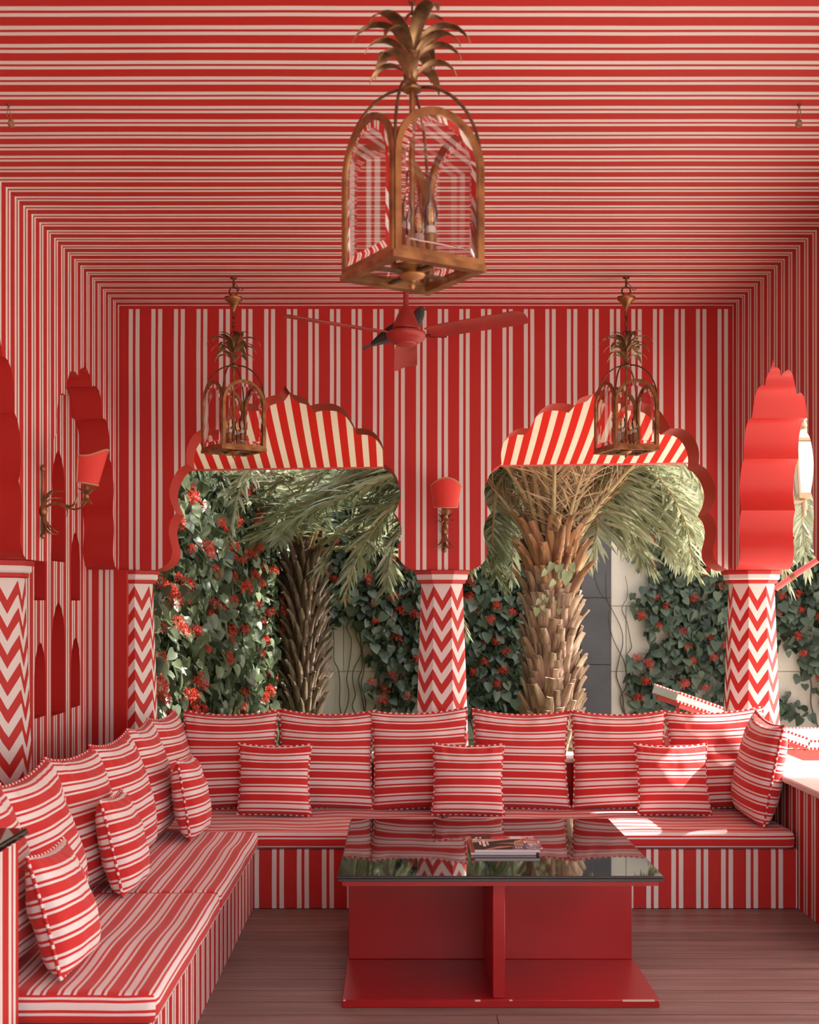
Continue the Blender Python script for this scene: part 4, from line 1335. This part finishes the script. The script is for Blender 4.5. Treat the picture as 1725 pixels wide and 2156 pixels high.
def vine(name, label, pts, mat, n_single, flowers, stems, seed, sizes, depth, nrm, base):
    """pts: list of (position on wall); nearest n_single leaves become own parts, the rest one foliage part"""
    rnd = random.Random(seed)
    r = tag(empty(name, base), label, 'climbing plant')
    inv = Vector(base)
    items = []
    for p in pts:
        s = rnd.uniform(*sizes)
        q = p + nrm*rnd.uniform(0.02, depth)
        items.append((s, q, leaf_matrix(q, nrm, rnd)))
    items.sort(key=lambda t: -t[0]/t[1].y)
    me1 = make_leaf_mesh(mat)
    for s, q, m_ in items[:n_single]:
        o = link('leaf', me1, None, r)
        mm = m_.copy(); mm.translation = q - inv
        o.matrix_local = mm @ Matrix.Scale(s, 4)
    V, T_ = [], []
    F_ = []
    for s, q, m_ in items[n_single:]:
        b = len(V)
        V += [tuple((m_ @ p) - inv) for p in leaf_verts(s)]
        F_ += [(b+a, b+c, b+d) for a, c, d in LEAF_F]
        T_ += [rnd.random()]*10
    me = bpy.data.meshes.new('vine_foliage'); me.from_pydata(V, [], F_)
    me.polygons.foreach_set('use_smooth', [True]*len(F_))
    tone_attr(me, T_); me.materials.append(mat)
    o = link('foliage', me, None, r); o['kind'] = 'stuff'
    for p, s in flowers:
        o = link('flower_cluster', FLW[rnd.randrange(3)], None, r)
        ang = math.atan2(nrm.y, nrm.x) + PI/2
        o.location = p - inv; o.rotation_euler = (rnd.uniform(-.3,.3), rnd.uniform(-.5,.5), ang + rnd.uniform(-.5,.5)); o.scale = (s, s, s)
    for st in stems:
        o = MB().tube([p - inv for p in st], [0.010 - 0.007*i/(len(st)-1) for i in range(len(st))], 5).build('stem', [M['stem']], r)
    return r
# --- coverage of the far wall, in wall coordinates
rnd = random.Random(42)
def cover(x, z):
    c = 0.75 + 0.9*noise.noise((x*0.9+3.3, z*0.9, 1.0)) + 0.5*noise.noise((x*2.3, z*2.3, 5.0))
    if x < 0.35: c -= 0.20 + (0.16 if z < 1.5 else -0.35)
    elif x < 1.6: c += 0.55
    elif x < 2.75: c -= 2.0
    elif x < 3.0: c -= 0.22
    elif x < 4.4: c += 0.22
    elif x > 4.4: c -= 0.18
    if z < 0.9: c -= 0.30
    if z > 2.35 and x > 2.4: c -= (z-2.35)*2.0
    return c
pts = []
for _ in range(13500):
    x, z = rnd.uniform(-1.6, 6.4), rnd.uniform(0.25, 3.9)
    c = cover(x, z)
    if c > rnd.uniform(0.15, 0.65): pts.append(Vector((x, GW-0.02, z)))
flw = []
for _ in range(900):
    x, z = rnd.uniform(-1.2, 5.6), rnd.uniform(0.45, 2.6)
    if cover(x, z) > 0.28 and len(flw) < 150 and all((Vector((x, GW-0.2, z)) - f_[0]).length > 0.15 for f_ in flw):
        flw.append((Vector((x, GW-0.16-rnd.uniform(0, 0.08), z)), rnd.uniform(0.048, 0.078)))
stems = []
for i in range(26):
    x = rnd.choice([rnd.uniform(-0.95, 0.2), rnd.uniform(0.9, 1.6), rnd.uniform(2.7, 5.4)]); z = 0.0
    st = []
    while z < 2.4 and len(st) < 14:
        st.append(Vector((x, GW-0.03-0.02*rnd.random(), z)))
        x += rnd.gauss(0, 0.05); z += rnd.uniform(0.10, 0.22)
    stems.append(catmull(st, 3))
vine('flowering_vine', 'dark leaved vine with red flower clusters trained up the far cream wall', pts, M['vine_leaf'], 290, flw, stems, 7, (0.085, 0.150), 0.20, Vector((0, -1, 0)), (2.0, GW-0.02, 0.0))
# --- hedge-like vine on the side wall
pts = []
Lh = (HB-HA).length
for _ in range(11000):
    s, z = rnd.uniform(0, Lh), rnd.uniform(0.1, 3.9)
    if 0.9*noise.noise((s*1.1, z*1.1, 8.0)) + 0.75 > rnd.uniform(0.0, 0.75):
        pts.append(HA + hd*s + Vector((0, 0, z)))
flw = []
for _ in range(420):
    s, z = Lh*rnd.random()**1.2, rnd.uniform(0.4, 3.3)
    if len(flw) < 215: flw.append((HA + hd*s + hn*rnd.uniform(0.24, 0.40) + Vector((0, 0, z)), rnd.uniform(0.042, 0.078)))
stems = []
for i in range(22):
    s = rnd.uniform(0.2, Lh); z = 0.0; st = []
    while z < 3.4:
        st.append(HA + hd*s + hn*0.06 + Vector((0, 0, z))); s += rnd.gauss(0, 0.12); z += rnd.uniform(0.15, 0.35)
    stems.append(catmull(st, 3))
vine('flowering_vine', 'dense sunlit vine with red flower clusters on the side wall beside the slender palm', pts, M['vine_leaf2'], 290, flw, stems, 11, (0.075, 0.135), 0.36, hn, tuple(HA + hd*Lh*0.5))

# ------------------------------------------------------------------ palms
def boot_mat(name, c1, c2, c3):
    m, N, L, P = new_mat(name)
    tc = N.new('ShaderNodeTexCoord'); mp = N.new('ShaderNodeMapping'); mp.inputs['Scale'].default_value = (38, 20, 4)
    oi = N.new('ShaderNodeObjectInfo')
    ad = N.new('ShaderNodeVectorMath'); ad.operation = 'ADD'
    L.new(tc.outputs['Object'], mp.inputs[0]); L.new(mp.outputs[0], ad.inputs[0])
    cb = N.new('ShaderNodeCombineXYZ'); L.new(mth(N, L, 'MULTIPLY', oi.outputs['Random'], 40.0), cb.inputs[0]); L.new(cb.outputs[0], ad.inputs[1])
    tn = N.new('ShaderNodeTexNoise'); tn.inputs['Scale'].default_value = 1.0; tn.inputs['Detail'].default_value = 6
    L.new(ad.outputs[0], tn.inputs['Vector'])
    cr = N.new('ShaderNodeValToRGB')
    cr.color_ramp.elements[0].position = 0.28; cr.color_ramp.elements[0].color = rgb(c1)
    cr.color_ramp.elements[1].position = 0.62; cr.color_ramp.elements[1].color = rgb(c2)
    e = cr.color_ramp.elements.new(0.78); e.color = rgb(c3)
    t = mth(N, L, 'ADD', tn.outputs[0], mth(N, L, 'MULTIPLY', mth(N, L, 'SUBTRACT', oi.outputs['Random'], 0.5), 0.28))
    L.new(t, cr.inputs[0]); L.new(cr.outputs[0], P.inputs['Base Color'])
    P.inputs['Roughness'].default_value = 0.75
    bp_ = N.new('ShaderNodeBump'); bp_.inputs['Strength'].default_value = 0.6; bp_.inputs['Distance'].default_value = 0.006
    L.new(tn.outputs[0], bp_.inputs['Height']); L.new(bp_.outputs[0], P.inputs['Normal'])
    return m
M['boot_tan'] = boot_mat('palm_boot_tan', (0.10, 0.055, 0.032), (0.36, 0.245, 0.165), (0.54, 0.42, 0.31))
M['boot_orange'] = boot_mat('palm_boot_orange', (0.13, 0.06, 0.028), (0.34, 0.165, 0.065), (0.42, 0.30, 0.15))
M['boot_brown'] = boot_mat('palm_boot_brown', (0.045, 0.027, 0.017), (0.19, 0.13, 0.088), (0.38, 0.30, 0.225))
M['fibre'] = simple('palm_fibre', (0.115, 0.065, 0.035), 0.95, bump=(40, 0.9, 0.03), col2=(0.04, 0.023, 0.014), var_scale=22)
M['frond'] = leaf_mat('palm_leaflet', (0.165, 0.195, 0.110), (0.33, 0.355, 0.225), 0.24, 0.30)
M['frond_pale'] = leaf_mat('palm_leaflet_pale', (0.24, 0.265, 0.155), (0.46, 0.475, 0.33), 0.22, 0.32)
M['frond_dry'] = leaf_mat('palm_leaflet_dry', (0.20, 0.115, 0.055), (0.42, 0.27, 0.14), 0.6, 0.1)
M['rachis'] = simple('palm_rachis', (0.34, 0.27, 0.12), 0.45, col2=(0.24, 0.17, 0.08), var_scale=6)
def boot_mesh(w, h, t, flare, tip=0.55):
    """stub of a cut frond: base at origin, grows up (+z) and outwards (-y)"""
    mb = MB(); v, f = [], []
    secs = [(0.0, 1.0, 0.0), (0.25, 0.96, 0.10), (0.5, 0.82, 0.30), (0.78, 0.68, 0.62), (1.0, tip, 1.0)]
    for s, ww, o in secs:
        y = -flare*o; z = h*s; hw = w*ww/2; th = t*(1 - 0.55*s)
        v += [(-hw, y+0.012, z), (-hw*0.5, y-th*0.75, z), (0, y-th, z-0.004), (hw*0.5, y-th*0.75, z), (hw, y+0.012, z), (0, y+th*0.35, z)]
    for i in range(len(secs)-1):
        for k_ in range(6):
            q = (k_+1) % 6
            f.append((i*6+k_, (i+1)*6+k_, (i+1)*6+q, i*6+q))
    e = (len(secs)-1)*6
    f.append(tuple(e+k_ for k_ in range(5, -1, -1)))
    mb.add(v, f, 0, True)
    me = mb.mesh('palm_boot', 50); tone_attr(me, [0.0]*len(f)); return me
def frond_build(name, curve, mat, parent, n=64, lmax=0.42, seed=0, base_frac=0.12, wleaf=0.030, stiff=0.8, rad=0.016, droop=0.26):
    """pinnate frond: rachis along `curve`, two ranks of narrow folded leaflets; one mesh, rachis uses the second slot"""
    rnd = random.Random(seed)
    C = catmull(curve, 10)
    C = [Vector(p) for p in C]
    cum = [0.0]
    for i in range(1, len(C)): cum.append(cum[-1] + (C[i]-C[i-1]).length)
    Lt = cum[-1]
    def at_s(s):
        d = s*Lt
        for i in range(1, len(C)):
            if cum[i] >= d:
                t = (d-cum[i-1])/max(1e-6, cum[i]-cum[i-1])
                return C[i-1].lerp(C[i], t), (C[i]-C[i-1]).normalized()
        return C[-1], (C[-1]-C[-2]).normalized()
    inv = Vector(parent.location)
    mb = MB(); tones = []
    for i in range(n):
        s = base_frac + (1-base_frac)*(i+0.5)/n
        p, T_ = at_s(min(0.999, s))
        side = T_.cross(Vector((0,0,1)))
        side = side.normalized() if side.length > 1e-3 else Vector((1,0,0))
        up = side.cross(T_).normalized()
        q = (s-base_frac)/(1-base_frac)
        ln = lmax*(0.55 + 0.45*math.sin(min(1, q*2.2)*PI/2))*(1 - 0.62*max(0, q-0.45)/0.55)*rnd.uniform(0.85, 1.1)
        ang = R_(66 - 34*q) + rnd.gauss(0, 0.22)
        for sd in (-1, 1):
            lift = rnd.uniform(-0.25, 0.75)*stiff
            d = (T_*math.cos(ang) + (side*sd*math.cos(lift) + up*math.sin(lift))*math.sin(ang)).normalized()
            pts = [p]
            dd = d.copy()
            for k_ in range(3):
                pts.append(pts[-1] + dd*(ln/3))
                dd = (dd + Vector((0,0,-droop*rnd.uniform(0.3, 1.0)))).normalized()
            wv = d.cross(up); wv = (wv.normalized() if wv.length > 1e-3 else side)*wleaf
            wv = (Matrix.Rotation(rnd.uniform(-0.9, 0.9), 3, d) @ wv)
            b = len(mb.v)
            vv = [pts[0]-wv*0.3, pts[0]+wv*0.3, pts[1]-wv*0.5, pts[1]+wv*0.5, pts[2]-wv*0.36, pts[2]+wv*0.36, pts[3]]
            mb.add([x_ - inv for x_ in vv], [(0,1,3,2), (2,3,5,4), (4,5,6)], 0, False)
            tones += [rnd.random()]*3
    nf = len(mb.f)
    mb.tube([p - inv for p in C], [rad*(1-0.8*cum[i]/Lt) for i in range(len(C))], 6, 1)
    tones += [0.0]*(len(mb.f)-nf)
    me = mb.mesh('palm_frond', 60); tone_attr(me, tones)
    return link(name, me, [mat, M['rachis']], parent)
def arc(p0, az, el, length, bend, n=6):
    """points of a frond leaving p0 at elevation el and bending down by `bend` along its length"""
    p = Vector(p0); out = [p.copy()]
    for i in range(n):
        e = el - bend*((i+0.5)/n)**1.2
        p = p + Vector((math.cos(az)*math.cos(e), math.sin(az)*math.cos(e), math.sin(e)))*(length/n)
        out.append(p.copy())
    return out
# --- thick palm
P2 = Vector((1.27, 10.0, 0.0))
palm2 = tag(empty('palm_tree', P2), 'thick date palm with tan stubby trunk behind the back bench', 'palm tree')
def trunk(parent, prof, name='trunk'):
    return MB().lathe(prof, 18).build(name, [M['fibre']], parent, sharp=60)
trunk(palm2, [(0.25,-0.1),(0.215,0.5),(0.178,0.9),(0.172,1.6),(0.165,2.0),(0.13,2.3),(0.08,2.6),(0.02,2.8)])
bts = [boot_mesh(0.115, 0.23, 0.026, 0.050, 0.62), boot_mesh(0.100, 0.25, 0.024, 0.085, 0.50), boot_mesh(0.125, 0.20, 0.028, 0.035, 0.72), boot_mesh(0.095, 0.24, 0.024, 0.065, 0.55)]
bto = [boot_mesh(0.105, 0.28, 0.036, 0.070, 0.50), boot_mesh(0.095, 0.34, 0.034, 0.11, 0.40), boot_mesh(0.090, 0.24, 0.034, 0.05, 0.6)]
for b in bts: b.materials.append(M['boot_tan'])
for b in bto: b.materials.append(M['boot_orange'])
rnd = random.Random(77)
n_b = 290
for i in range(n_b):
    t = i/n_b
    z = 0.35 + 1.80*t
    a = i*2.399963
    rad = 0.215 - 0.042*min(1, z/0.95) if z < 0.95 else (0.170 if z < 1.9 else 0.170 - 0.04*(z-1.9)/0.25)
    top = z > 1.72 + rnd.uniform(-0.1, 0.1)
    me = bto[rnd.randrange(3)] if top else bts[rnd.randrange(4)]
    o = link('frond_stub', me, None, palm2)
    s = rnd.uniform(0.78, 1.2)
    o.matrix_local = Matrix.Translation((rad*math.sin(a), -rad*math.cos(a), z)) @ Matrix.Rotation(a, 4, 'Z') @ Matrix.Rotation(rnd.uniform(0.0, 0.24) + (0.10 if top else 0.0), 4, 'X') @ Matrix.Rotation(rnd.uniform(-0.22, 0.22), 4, 'Y') @ Matrix.Scale(s, 4)
# thick petioles flaring out of the crown, with dry spines
for i in range(26):
    a = i*2.399963 + 0.4
    el = R_(rnd.uniform(48, 80))
    z = 1.95 + 0.55*(i/26)
    r0 = 0.11
    p0 = P2 + Vector((r0*math.cos(a), r0*math.sin(a), z))
    L_ = rnd.uniform(0.8, 1.3)
    frond_build('dry_frond', arc(p0, a, el, L_, 0.35), M['frond_dry'], palm2, n=34, lmax=0.34, seed=300+i, base_frac=0.06, wleaf=0.012, stiff=1.6, rad=0.030, droop=0.05)
for i in range(24):
    a = i*2.399963
    if math.sin(a) < -0.62: a += PI
    el = R_(82 - 66*(i/24) + rnd.uniform(-8, 8))
    p0 = P2 + Vector((0.1*math.cos(a), 0.1*math.sin(a), 2.75))
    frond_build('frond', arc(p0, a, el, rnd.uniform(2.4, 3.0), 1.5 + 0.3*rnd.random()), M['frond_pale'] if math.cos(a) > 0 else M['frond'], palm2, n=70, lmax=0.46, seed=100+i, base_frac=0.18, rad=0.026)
def px_frond(parent, pts, mat, seed, n=60, lmax=0.42, **kw):
    frond_build('frond', [at(*p) for p in pts], mat, parent, n=n, lmax=lmax, seed=seed, **kw)
for i, pts in enumerate([
    [(1120,900,10.0),(1000,930,10.2),(827,1001,10.4),(665,1072,10.6),(534,1138,10.8)],
    [(1120,910,10.1),(1010,960,10.3),(828,1060,10.8),(728,1115,11.0),(670,1205,11.1)],
    [(1110,900,10.2),(980,950,10.8),(860,985,11.2),(740,1010,11.6),(600,1090,12.0)],
    [(1110,930,10.3),(1000,990,10.8),(900,1060,11.3),(830,1140,11.4),(815,1240,11.5)],
    [(1120,920,10.2),(1060,960,10.5),(1020,1030,10.8),(1030,1120,11.0),(1060,1230,11.1)]]):
    px_frond(palm2, pts, M['frond'], 500+i, n=58, lmax=0.46, base_frac=0.05)
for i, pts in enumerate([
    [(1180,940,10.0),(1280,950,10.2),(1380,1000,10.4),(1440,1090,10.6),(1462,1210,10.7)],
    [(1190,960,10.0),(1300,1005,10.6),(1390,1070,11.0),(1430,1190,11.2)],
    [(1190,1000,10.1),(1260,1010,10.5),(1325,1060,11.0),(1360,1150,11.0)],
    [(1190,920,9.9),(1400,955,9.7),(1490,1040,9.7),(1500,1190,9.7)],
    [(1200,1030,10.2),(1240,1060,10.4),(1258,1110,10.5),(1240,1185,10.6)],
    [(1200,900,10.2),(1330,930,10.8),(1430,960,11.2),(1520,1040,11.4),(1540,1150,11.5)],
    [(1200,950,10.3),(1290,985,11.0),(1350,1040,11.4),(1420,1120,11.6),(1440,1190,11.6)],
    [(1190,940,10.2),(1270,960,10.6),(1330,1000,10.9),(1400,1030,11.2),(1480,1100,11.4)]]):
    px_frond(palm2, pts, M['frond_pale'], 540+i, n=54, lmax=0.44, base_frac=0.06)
rf = random.Random(31)
for i in range(13):
    s0 = (rf.uniform(900, 1080), rf.uniform(885, 950), rf.uniform(10.3, 11.0)); e0 = (rf.uniform(470, 830), rf.uniform(1010, 1170), rf.uniform(10.9, 12.2))
    mid = [(s0[k]*(1-t) + e0[k]*t) for t in (0.35, 0.7) for k in range(3)]
    up = rf.uniform(30, 70)
    px_frond(palm2, [s0, (mid[0], mid[1]-up, mid[2]), (mid[3], mid[4]-up*0.8, mid[5]), e0], M['frond'] if i % 3 else M['frond_pale'], 800+i, n=52, lmax=0.46, base_frac=0.05)
for i in range(13):
    s0 = (rf.uniform(1190, 1250), rf.uniform(900, 970), rf.uniform(10.0, 10.4)); e0 = (rf.uniform(1300, 1540), rf.uniform(1050, 1215), rf.uniform(10.3, 11.6))
    mid = [(s0[k]*(1-t) + e0[k]*t) for t in (0.4, 0.75) for k in range(3)]
    up = rf.uniform(35, 80)
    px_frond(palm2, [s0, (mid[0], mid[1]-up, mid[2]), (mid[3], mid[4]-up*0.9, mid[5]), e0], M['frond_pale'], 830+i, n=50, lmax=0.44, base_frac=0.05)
for i in range(5):
    s0 = (rf.uniform(1060, 1120), rf.uniform(930, 980), 10.2); e0 = (rf.uniform(1000, 1075), rf.uniform(1080, 1240), rf.uniform(10.6, 11.2))
    px_frond(palm2, [s0, (s0[0]*.6+e0[0]*.4-25, s0[1]*.7+e0[1]*.3-20, 10.4), (s0[0]*.2+e0[0]*.8-20, s0[1]*.35+e0[1]*.65, 10.6), e0], M['frond'], 860+i, n=60, lmax=0.38, base_frac=0.05)
# --- slender palm
P1 = Vector((-1.07, 13.0, 0.0))
palm1 = tag(empty('palm_tree', P1), 'slender date palm with dark spiky trunk beside the sunlit vine', 'palm tree')
trunk(palm1, [(0.22,-0.1),(0.175,0.4),(0.15,0.9),(0.155,1.4),(0.175,1.75),(0.16,2.1),(0.10,2.5),(0.02,2.6)])
bb = [boot_mesh(0.085, 0.30, 0.035, 0.13, 0.30), boot_mesh(0.095, 0.26, 0.035, 0.10, 0.40), boot_mesh(0.08, 0.34, 0.03, 0.17, 0.22)]
for b in bb: b.materials.append(M['boot_brown'])
for i in range(150):
    z = 0.3 + 1.75*i/150; a = i*2.399963
    rad = 0.160 if z < 0.7 else (0.145 if z < 1.2 else 0.158)
    o = link('frond_stub', bb[rnd.randrange(3)], None, palm1)
    o.matrix_local = Matrix.Translation((rad*math.sin(a), -rad*math.cos(a), z)) @ Matrix.Rotation(a, 4, 'Z') @ Matrix.Rotation(rnd.uniform(0.0, 0.15), 4, 'X') @ Matrix.Scale(rnd.uniform(0.85, 1.15), 4)
for i in range(20):
    a = i*2.399963 + 1.0
    el = R_(78 - 70*(i/20) + rnd.uniform(-8, 8))
    if el < R_(62) and (math.sin(a) > 0.35 or math.cos(a) < -0.2): continue
    frond_build('frond', arc(P1 + Vector((0.08*math.cos(a), 0.08*math.sin(a), 2.2)), a, el, rnd.uniform(1.8, 2.4), 1.55), M['frond'], palm1, n=60, lmax=0.42, seed=200+i, base_frac=0.15, rad=0.022)
for i, pts in enumerate([
    [(655,1130,13.0),(640,1040,12.2),(600,1000,11.4),(540,1000,10.9),(502,1040,10.6),(478,1140,10.5)],
    [(640,1150,13.0),(600,1080,12.0),(540,1055,11.2),(470,1085,10.8)],
    [(650,1150,13.0),(700,1060,13.0),(780,1050,13.2),(850,1115,13.3)],
    [(650,1160,13.0),(720,1115,12.8),(790,1140,12.8),(840,1215,12.8)],
    [(640,1140,13.0),(620,1040,12.2),(530,985,11.0),(440,1020,10.2)]]):
    px_frond(palm1, pts, M['frond_pale'] if i in (0, 4) else M['frond'], 600+i, n=60, lmax=0.44, base_frac=0.12)
# --- palm by the side terrace, crown in view through the side arch
P3 = Vector((5.3, 13.2, 0.0))
palm3 = tag(empty('palm_tree', P3), 'palm by the loungers whose pale fronds show behind the garden lamp', 'palm tree')
trunk(palm3, [(0.24,-0.1),(0.2,0.6),(0.19,2.6),(0.18,3.2),(0.08,3.6),(0.02,3.7)])
for i in range(60):
    z = 0.3 + 2.9*i/60; a = i*2.399963
    o = link('frond_stub', bts[rnd.randrange(3)], None, palm3)
    o.matrix_local = Matrix.Translation((0.2*math.sin(a), -0.2*math.cos(a), z)) @ Matrix.Rotation(a, 4, 'Z') @ Matrix.Rotation(0.1, 4, 'X')
for i in range(18):
    a = i*2.399963 + 2.0
    el = R_(75 - 70*(i/18))
    frond_build('frond', arc(P3 + Vector((0.08*math.cos(a), 0.08*math.sin(a), 3.3)), a, el, rnd.uniform(2.2, 2.8), 1.7), M['frond_pale'], palm3, n=56, lmax=0.44, seed=700+i, base_frac=0.15, rad=0.022)
for i, pts in enumerate([
    [(1850,900,12.0),(1760,900,11.6),(1700,960,11.4),(1690,1090,11.3),(1700,1200,11.2)],
    [(1850,920,12.2),(1780,960,11.8),(1710,1060,11.6),(1680,1180,11.5)],
    [(1850,880,12.4),(1740,850,12.0),(1660,880,11.8),(1620,1000,11.7)]]):
    px_frond(palm3, pts, M['frond_pale'], 760+i, n=56, lmax=0.42, base_frac=0.1)

# --- small plant rooted in the thick palm's trunk
M['epi_leaf'] = leaf_mat('pale_green_leaf', (0.16, 0.22, 0.10), (0.30, 0.36, 0.20), 0.4)
ep = tag(empty('climbing_herb', at(1168, 1240, 9.70)), 'small pale green leafy plant growing on the thick palm trunk', 'plant')
em = make_leaf_mesh(M['epi_leaf'])
for px, py, s, rz in [(1163,1195,.085,.3),(1176,1200,.10,-.2),(1195,1212,.13,.1),(1203,1196,.08,-.3),(1150,1210,.07,.6),(1182,1216,.07,.2),(1168,1232,.075,.7),(1146,1262,.05,.2),(1136,1272,.06,.5),(1131,1290,.075,.1),(1142,1285,.055,-.4),(1152,1268,.045,0),(1170,1275,.045,.3),(1176,1292,.05,-.2)]:
    o = link('leaf', em, None, ep); o.location = at(px, py-10, 9.68) - ep.location; o.rotation_euler = (0.15, rz, rz*0.8); o.scale = (s*0.75, s, s)
o = MB().tube(catmull([at(1185,1185,9.70)-ep.location, at(1178,1215,9.70)-ep.location, at(1160,1250,9.70)-ep.location, at(1140,1285,9.70)-ep.location], 4), 0.004, 5).build('stem', [M['stem']], ep)

# ------------------------------------------------------------------ sun lounger
M['lounger_red'] = simple('lounger_red_wood', (0.62, 0.07, 0.06), 0.5, bump=(30, 0.1, 0.003))
M['lounger_pad'] = simple('lounger_white_cloth', (0.84, 0.79, 0.76), 0.85, bump=(150, 0.15, 0.002))
lg = tag(empty('sun_lounger', (3.8, 11.1, 0)), 'red wooden sun lounger with raised back and white sunlit pad', 'sun lounger')
def lpart(name, mb, mt, **kw):
    o = mb.build(name, [mt], lg, **kw); o.location = -lg.location; return o
LY0, LY1 = 10.55, 11.55
def slab_pts(x0, z0, x1, z1, th):
    d = Vector((x1-x0, 0, z1-z0)).normalized(); n_ = Vector((-d.z, 0, d.x))
    a, b = Vector((x0, 0, z0)), Vector((x1, 0, z1))
    return [a, b, b + n_*th, a + n_*th]
def inclined(x0, z0, x1, z1, th, y0, y1):
    q = slab_pts(x0, z0, x1, z1, th)
    return MB().add([(p.x, y0, p.z) for p in q] + [(p.x, y1, p.z) for p in q], [(0,1,2,3),(7,6,5,4),(1,0,4,5),(2,1,5,6),(3,2,6,7),(0,3,7,4)])
BX, BZ = 2.44, 0.775
lpart('pad', inclined(3.62, 0.345, 5.6, 0.345, 0.075, LY0, LY1), M['lounger_pad'])
lpart('back_pad', inclined(BX, BZ, 3.62, 0.36, 0.075, LY0, LY1), M['lounger_pad'])
for y in (LY0-0.008, LY1+0.008):
    lpart('pad_piping', MB().tube([(5.6, y, 0.418), (3.62, y, 0.418)], 0.012, 6, uvlen=True), M['piping'])
    lpart('pad_piping', MB().tube([(3.62, y, 0.436), (BX+0.025, y, BZ+0.072)], 0.012, 6, uvlen=True), M['piping'])
    lpart('pad_piping', MB().tube([(5.6, y, 0.35), (3.62, y, 0.35)], 0.010, 6, uvlen=True), M['piping'])
    lpart('pad_piping', MB().tube([(3.62, y, 0.362), (BX, y, BZ)], 0.010, 6, uvlen=True), M['piping'])
for y0, y1 in ((LY0+0.02, LY0+0.07), (LY1-0.07, LY1-0.02)):
    lpart('side_rail', inclined(2.55, 0.24, 5.6, 0.24, 0.10, y0, y1), M['lounger_red'])
    lpart('back_rail', inclined(BX+0.03, BZ-0.065, 3.6, 0.33, 0.05, y0, y1), M['lounger_red'])
    for x in (2.62, 4.1, 5.5):
        lpart('leg', MB().box((x, y0, -0.02), (x+0.07, y1, 0.24)), M['lounger_red'])
    lpart('strut', inclined(2.60, 0.34, 2.72, 0.63, 0.04, y0+0.05, y0+0.08), M['lounger_red'])
for k in range(8):
    t = (k+0.5)/8
    x, z = BX+0.06 + (3.55-BX-0.06)*t, BZ-0.022 + (0.345-BZ)*t
    lpart('slat', inclined(x-0.04, z+0.014, x+0.04, z-0.014, 0.016, LY0+0.0, LY1-0.0), M['lounger_red'])
for k in range(12):
    x = 3.7 + k*0.155
    lpart('slat', MB().box((x, LY0+0.01, 0.3405), (x+0.1, LY1-0.01, 0.3445)), M['lounger_red'])

# ------------------------------------------------------------------ garden lamp
M['lamp_cream'] = simple('cream_lamp_metal', (0.40, 0.29, 0.17), 0.5, bump=(60, 0.1, 0.002))
m, N, L, P = new_mat('frosted_lamp_glass')
P.inputs['Base Color'].default_value = (0.9, 0.87, 0.84, 1); P.inputs['Roughness'].default_value = 0.5
P.inputs['Transmission Weight'].default_value = 0.35
M['frosted'] = m
LX, LY, LZ = (1694-CX)*9.0/F, 9.0, EYE + (CY-1042)*9.0/F
lp = tag(empty('garden_lamp', (LX-0.36, LY, -0.02)), 'cream metal garden lamp with tapered frosted panes behind the side arch', 'lamp')
def gl(name, mb, mt, **kw):
    o = mb.build(name, [mt], lp, **kw); o.location = -lp.location; return o
def sq_lathe(prof, o):
    return MB().lathe(prof, 4, o, smooth=False, phase=0.5)
gl('post', MB().lathe([(0.06,-0.02),(0.05,0.1),(0.028,0.16),(0.026,2.5),(0.035,2.52),(0.01,2.56)], 14, (LX-0.36, LY, 0)), M['lamp_cream'])
gl('bracket', MB().tube([(LX-0.36, LY, LZ-0.045), (LX-0.15, LY, LZ-0.055), (LX, LY, LZ-0.045)], 0.016, 8), M['lamp_cream'])
gl('bottom_finial', MB().lathe([(0.004,-0.17),(0.018,-0.15),(0.012,-0.12),(0.024,-0.10),(0.020,-0.06),(0.012,-0.03)], 12, (LX, LY, LZ)), M['lamp_cream'])
gl('lamp_base', sq_lathe([(0.05,-0.03),(0.075,-0.02),(0.08,0.0),(0.07,0.012)], (LX, LY, LZ)), M['lamp_cream'])
H_ = 0.40
for k in range(4):
    a = PI/4 + PI/2*k
    c, s = math.cos(a), math.sin(a)
    gl('corner_bar', MB().tube([(LX+0.072*c, LY+0.072*s, LZ), (LX+0.125*c, LY+0.125*s, LZ+H_)], 0.010, 6), M['lamp_cream'])
    a2 = PI/2*k + PI/2
    c0, s0, c1, s1 = math.cos(a), math.sin(a), math.cos(a+PI/2), math.sin(a+PI/2)
    v = [(LX+0.068*c0, LY+0.068*s0, LZ+0.008), (LX+0.068*c1, LY+0.068*s1, LZ+0.008), (LX+0.12*c1, LY+0.12*s1, LZ+H_-0.004), (LX+0.12*c0, LY+0.12*s0, LZ+H_-0.004)]
    cen = Vector((LX, LY, 0))
    v2 = [tuple(Vector(p) + (Vector((cen.x-p[0], cen.y-p[1], 0)).normalized()*0.005)) for p in v]
    gl('pane', MB().add(v + v2, [(0,1,2,3),(7,6,5,4),(1,0,4,5),(2,1,5,6),(3,2,6,7),(0,3,7,4)]), M['frosted'])
gl('roof', sq_lathe([(0.15,H_),(0.155,H_+0.02),(0.13,H_+0.03),(0.10,H_+0.06),(0.05,H_+0.085),(0.02,H_+0.10)], (LX, LY, LZ)), M['lamp_cream'])
gl('top_finial', MB().lathe([(0.012,H_+0.098),(0.024,H_+0.12),(0.016,H_+0.14),(0.003,H_+0.17)], 12, (LX, LY, LZ)), M['lamp_cream'])
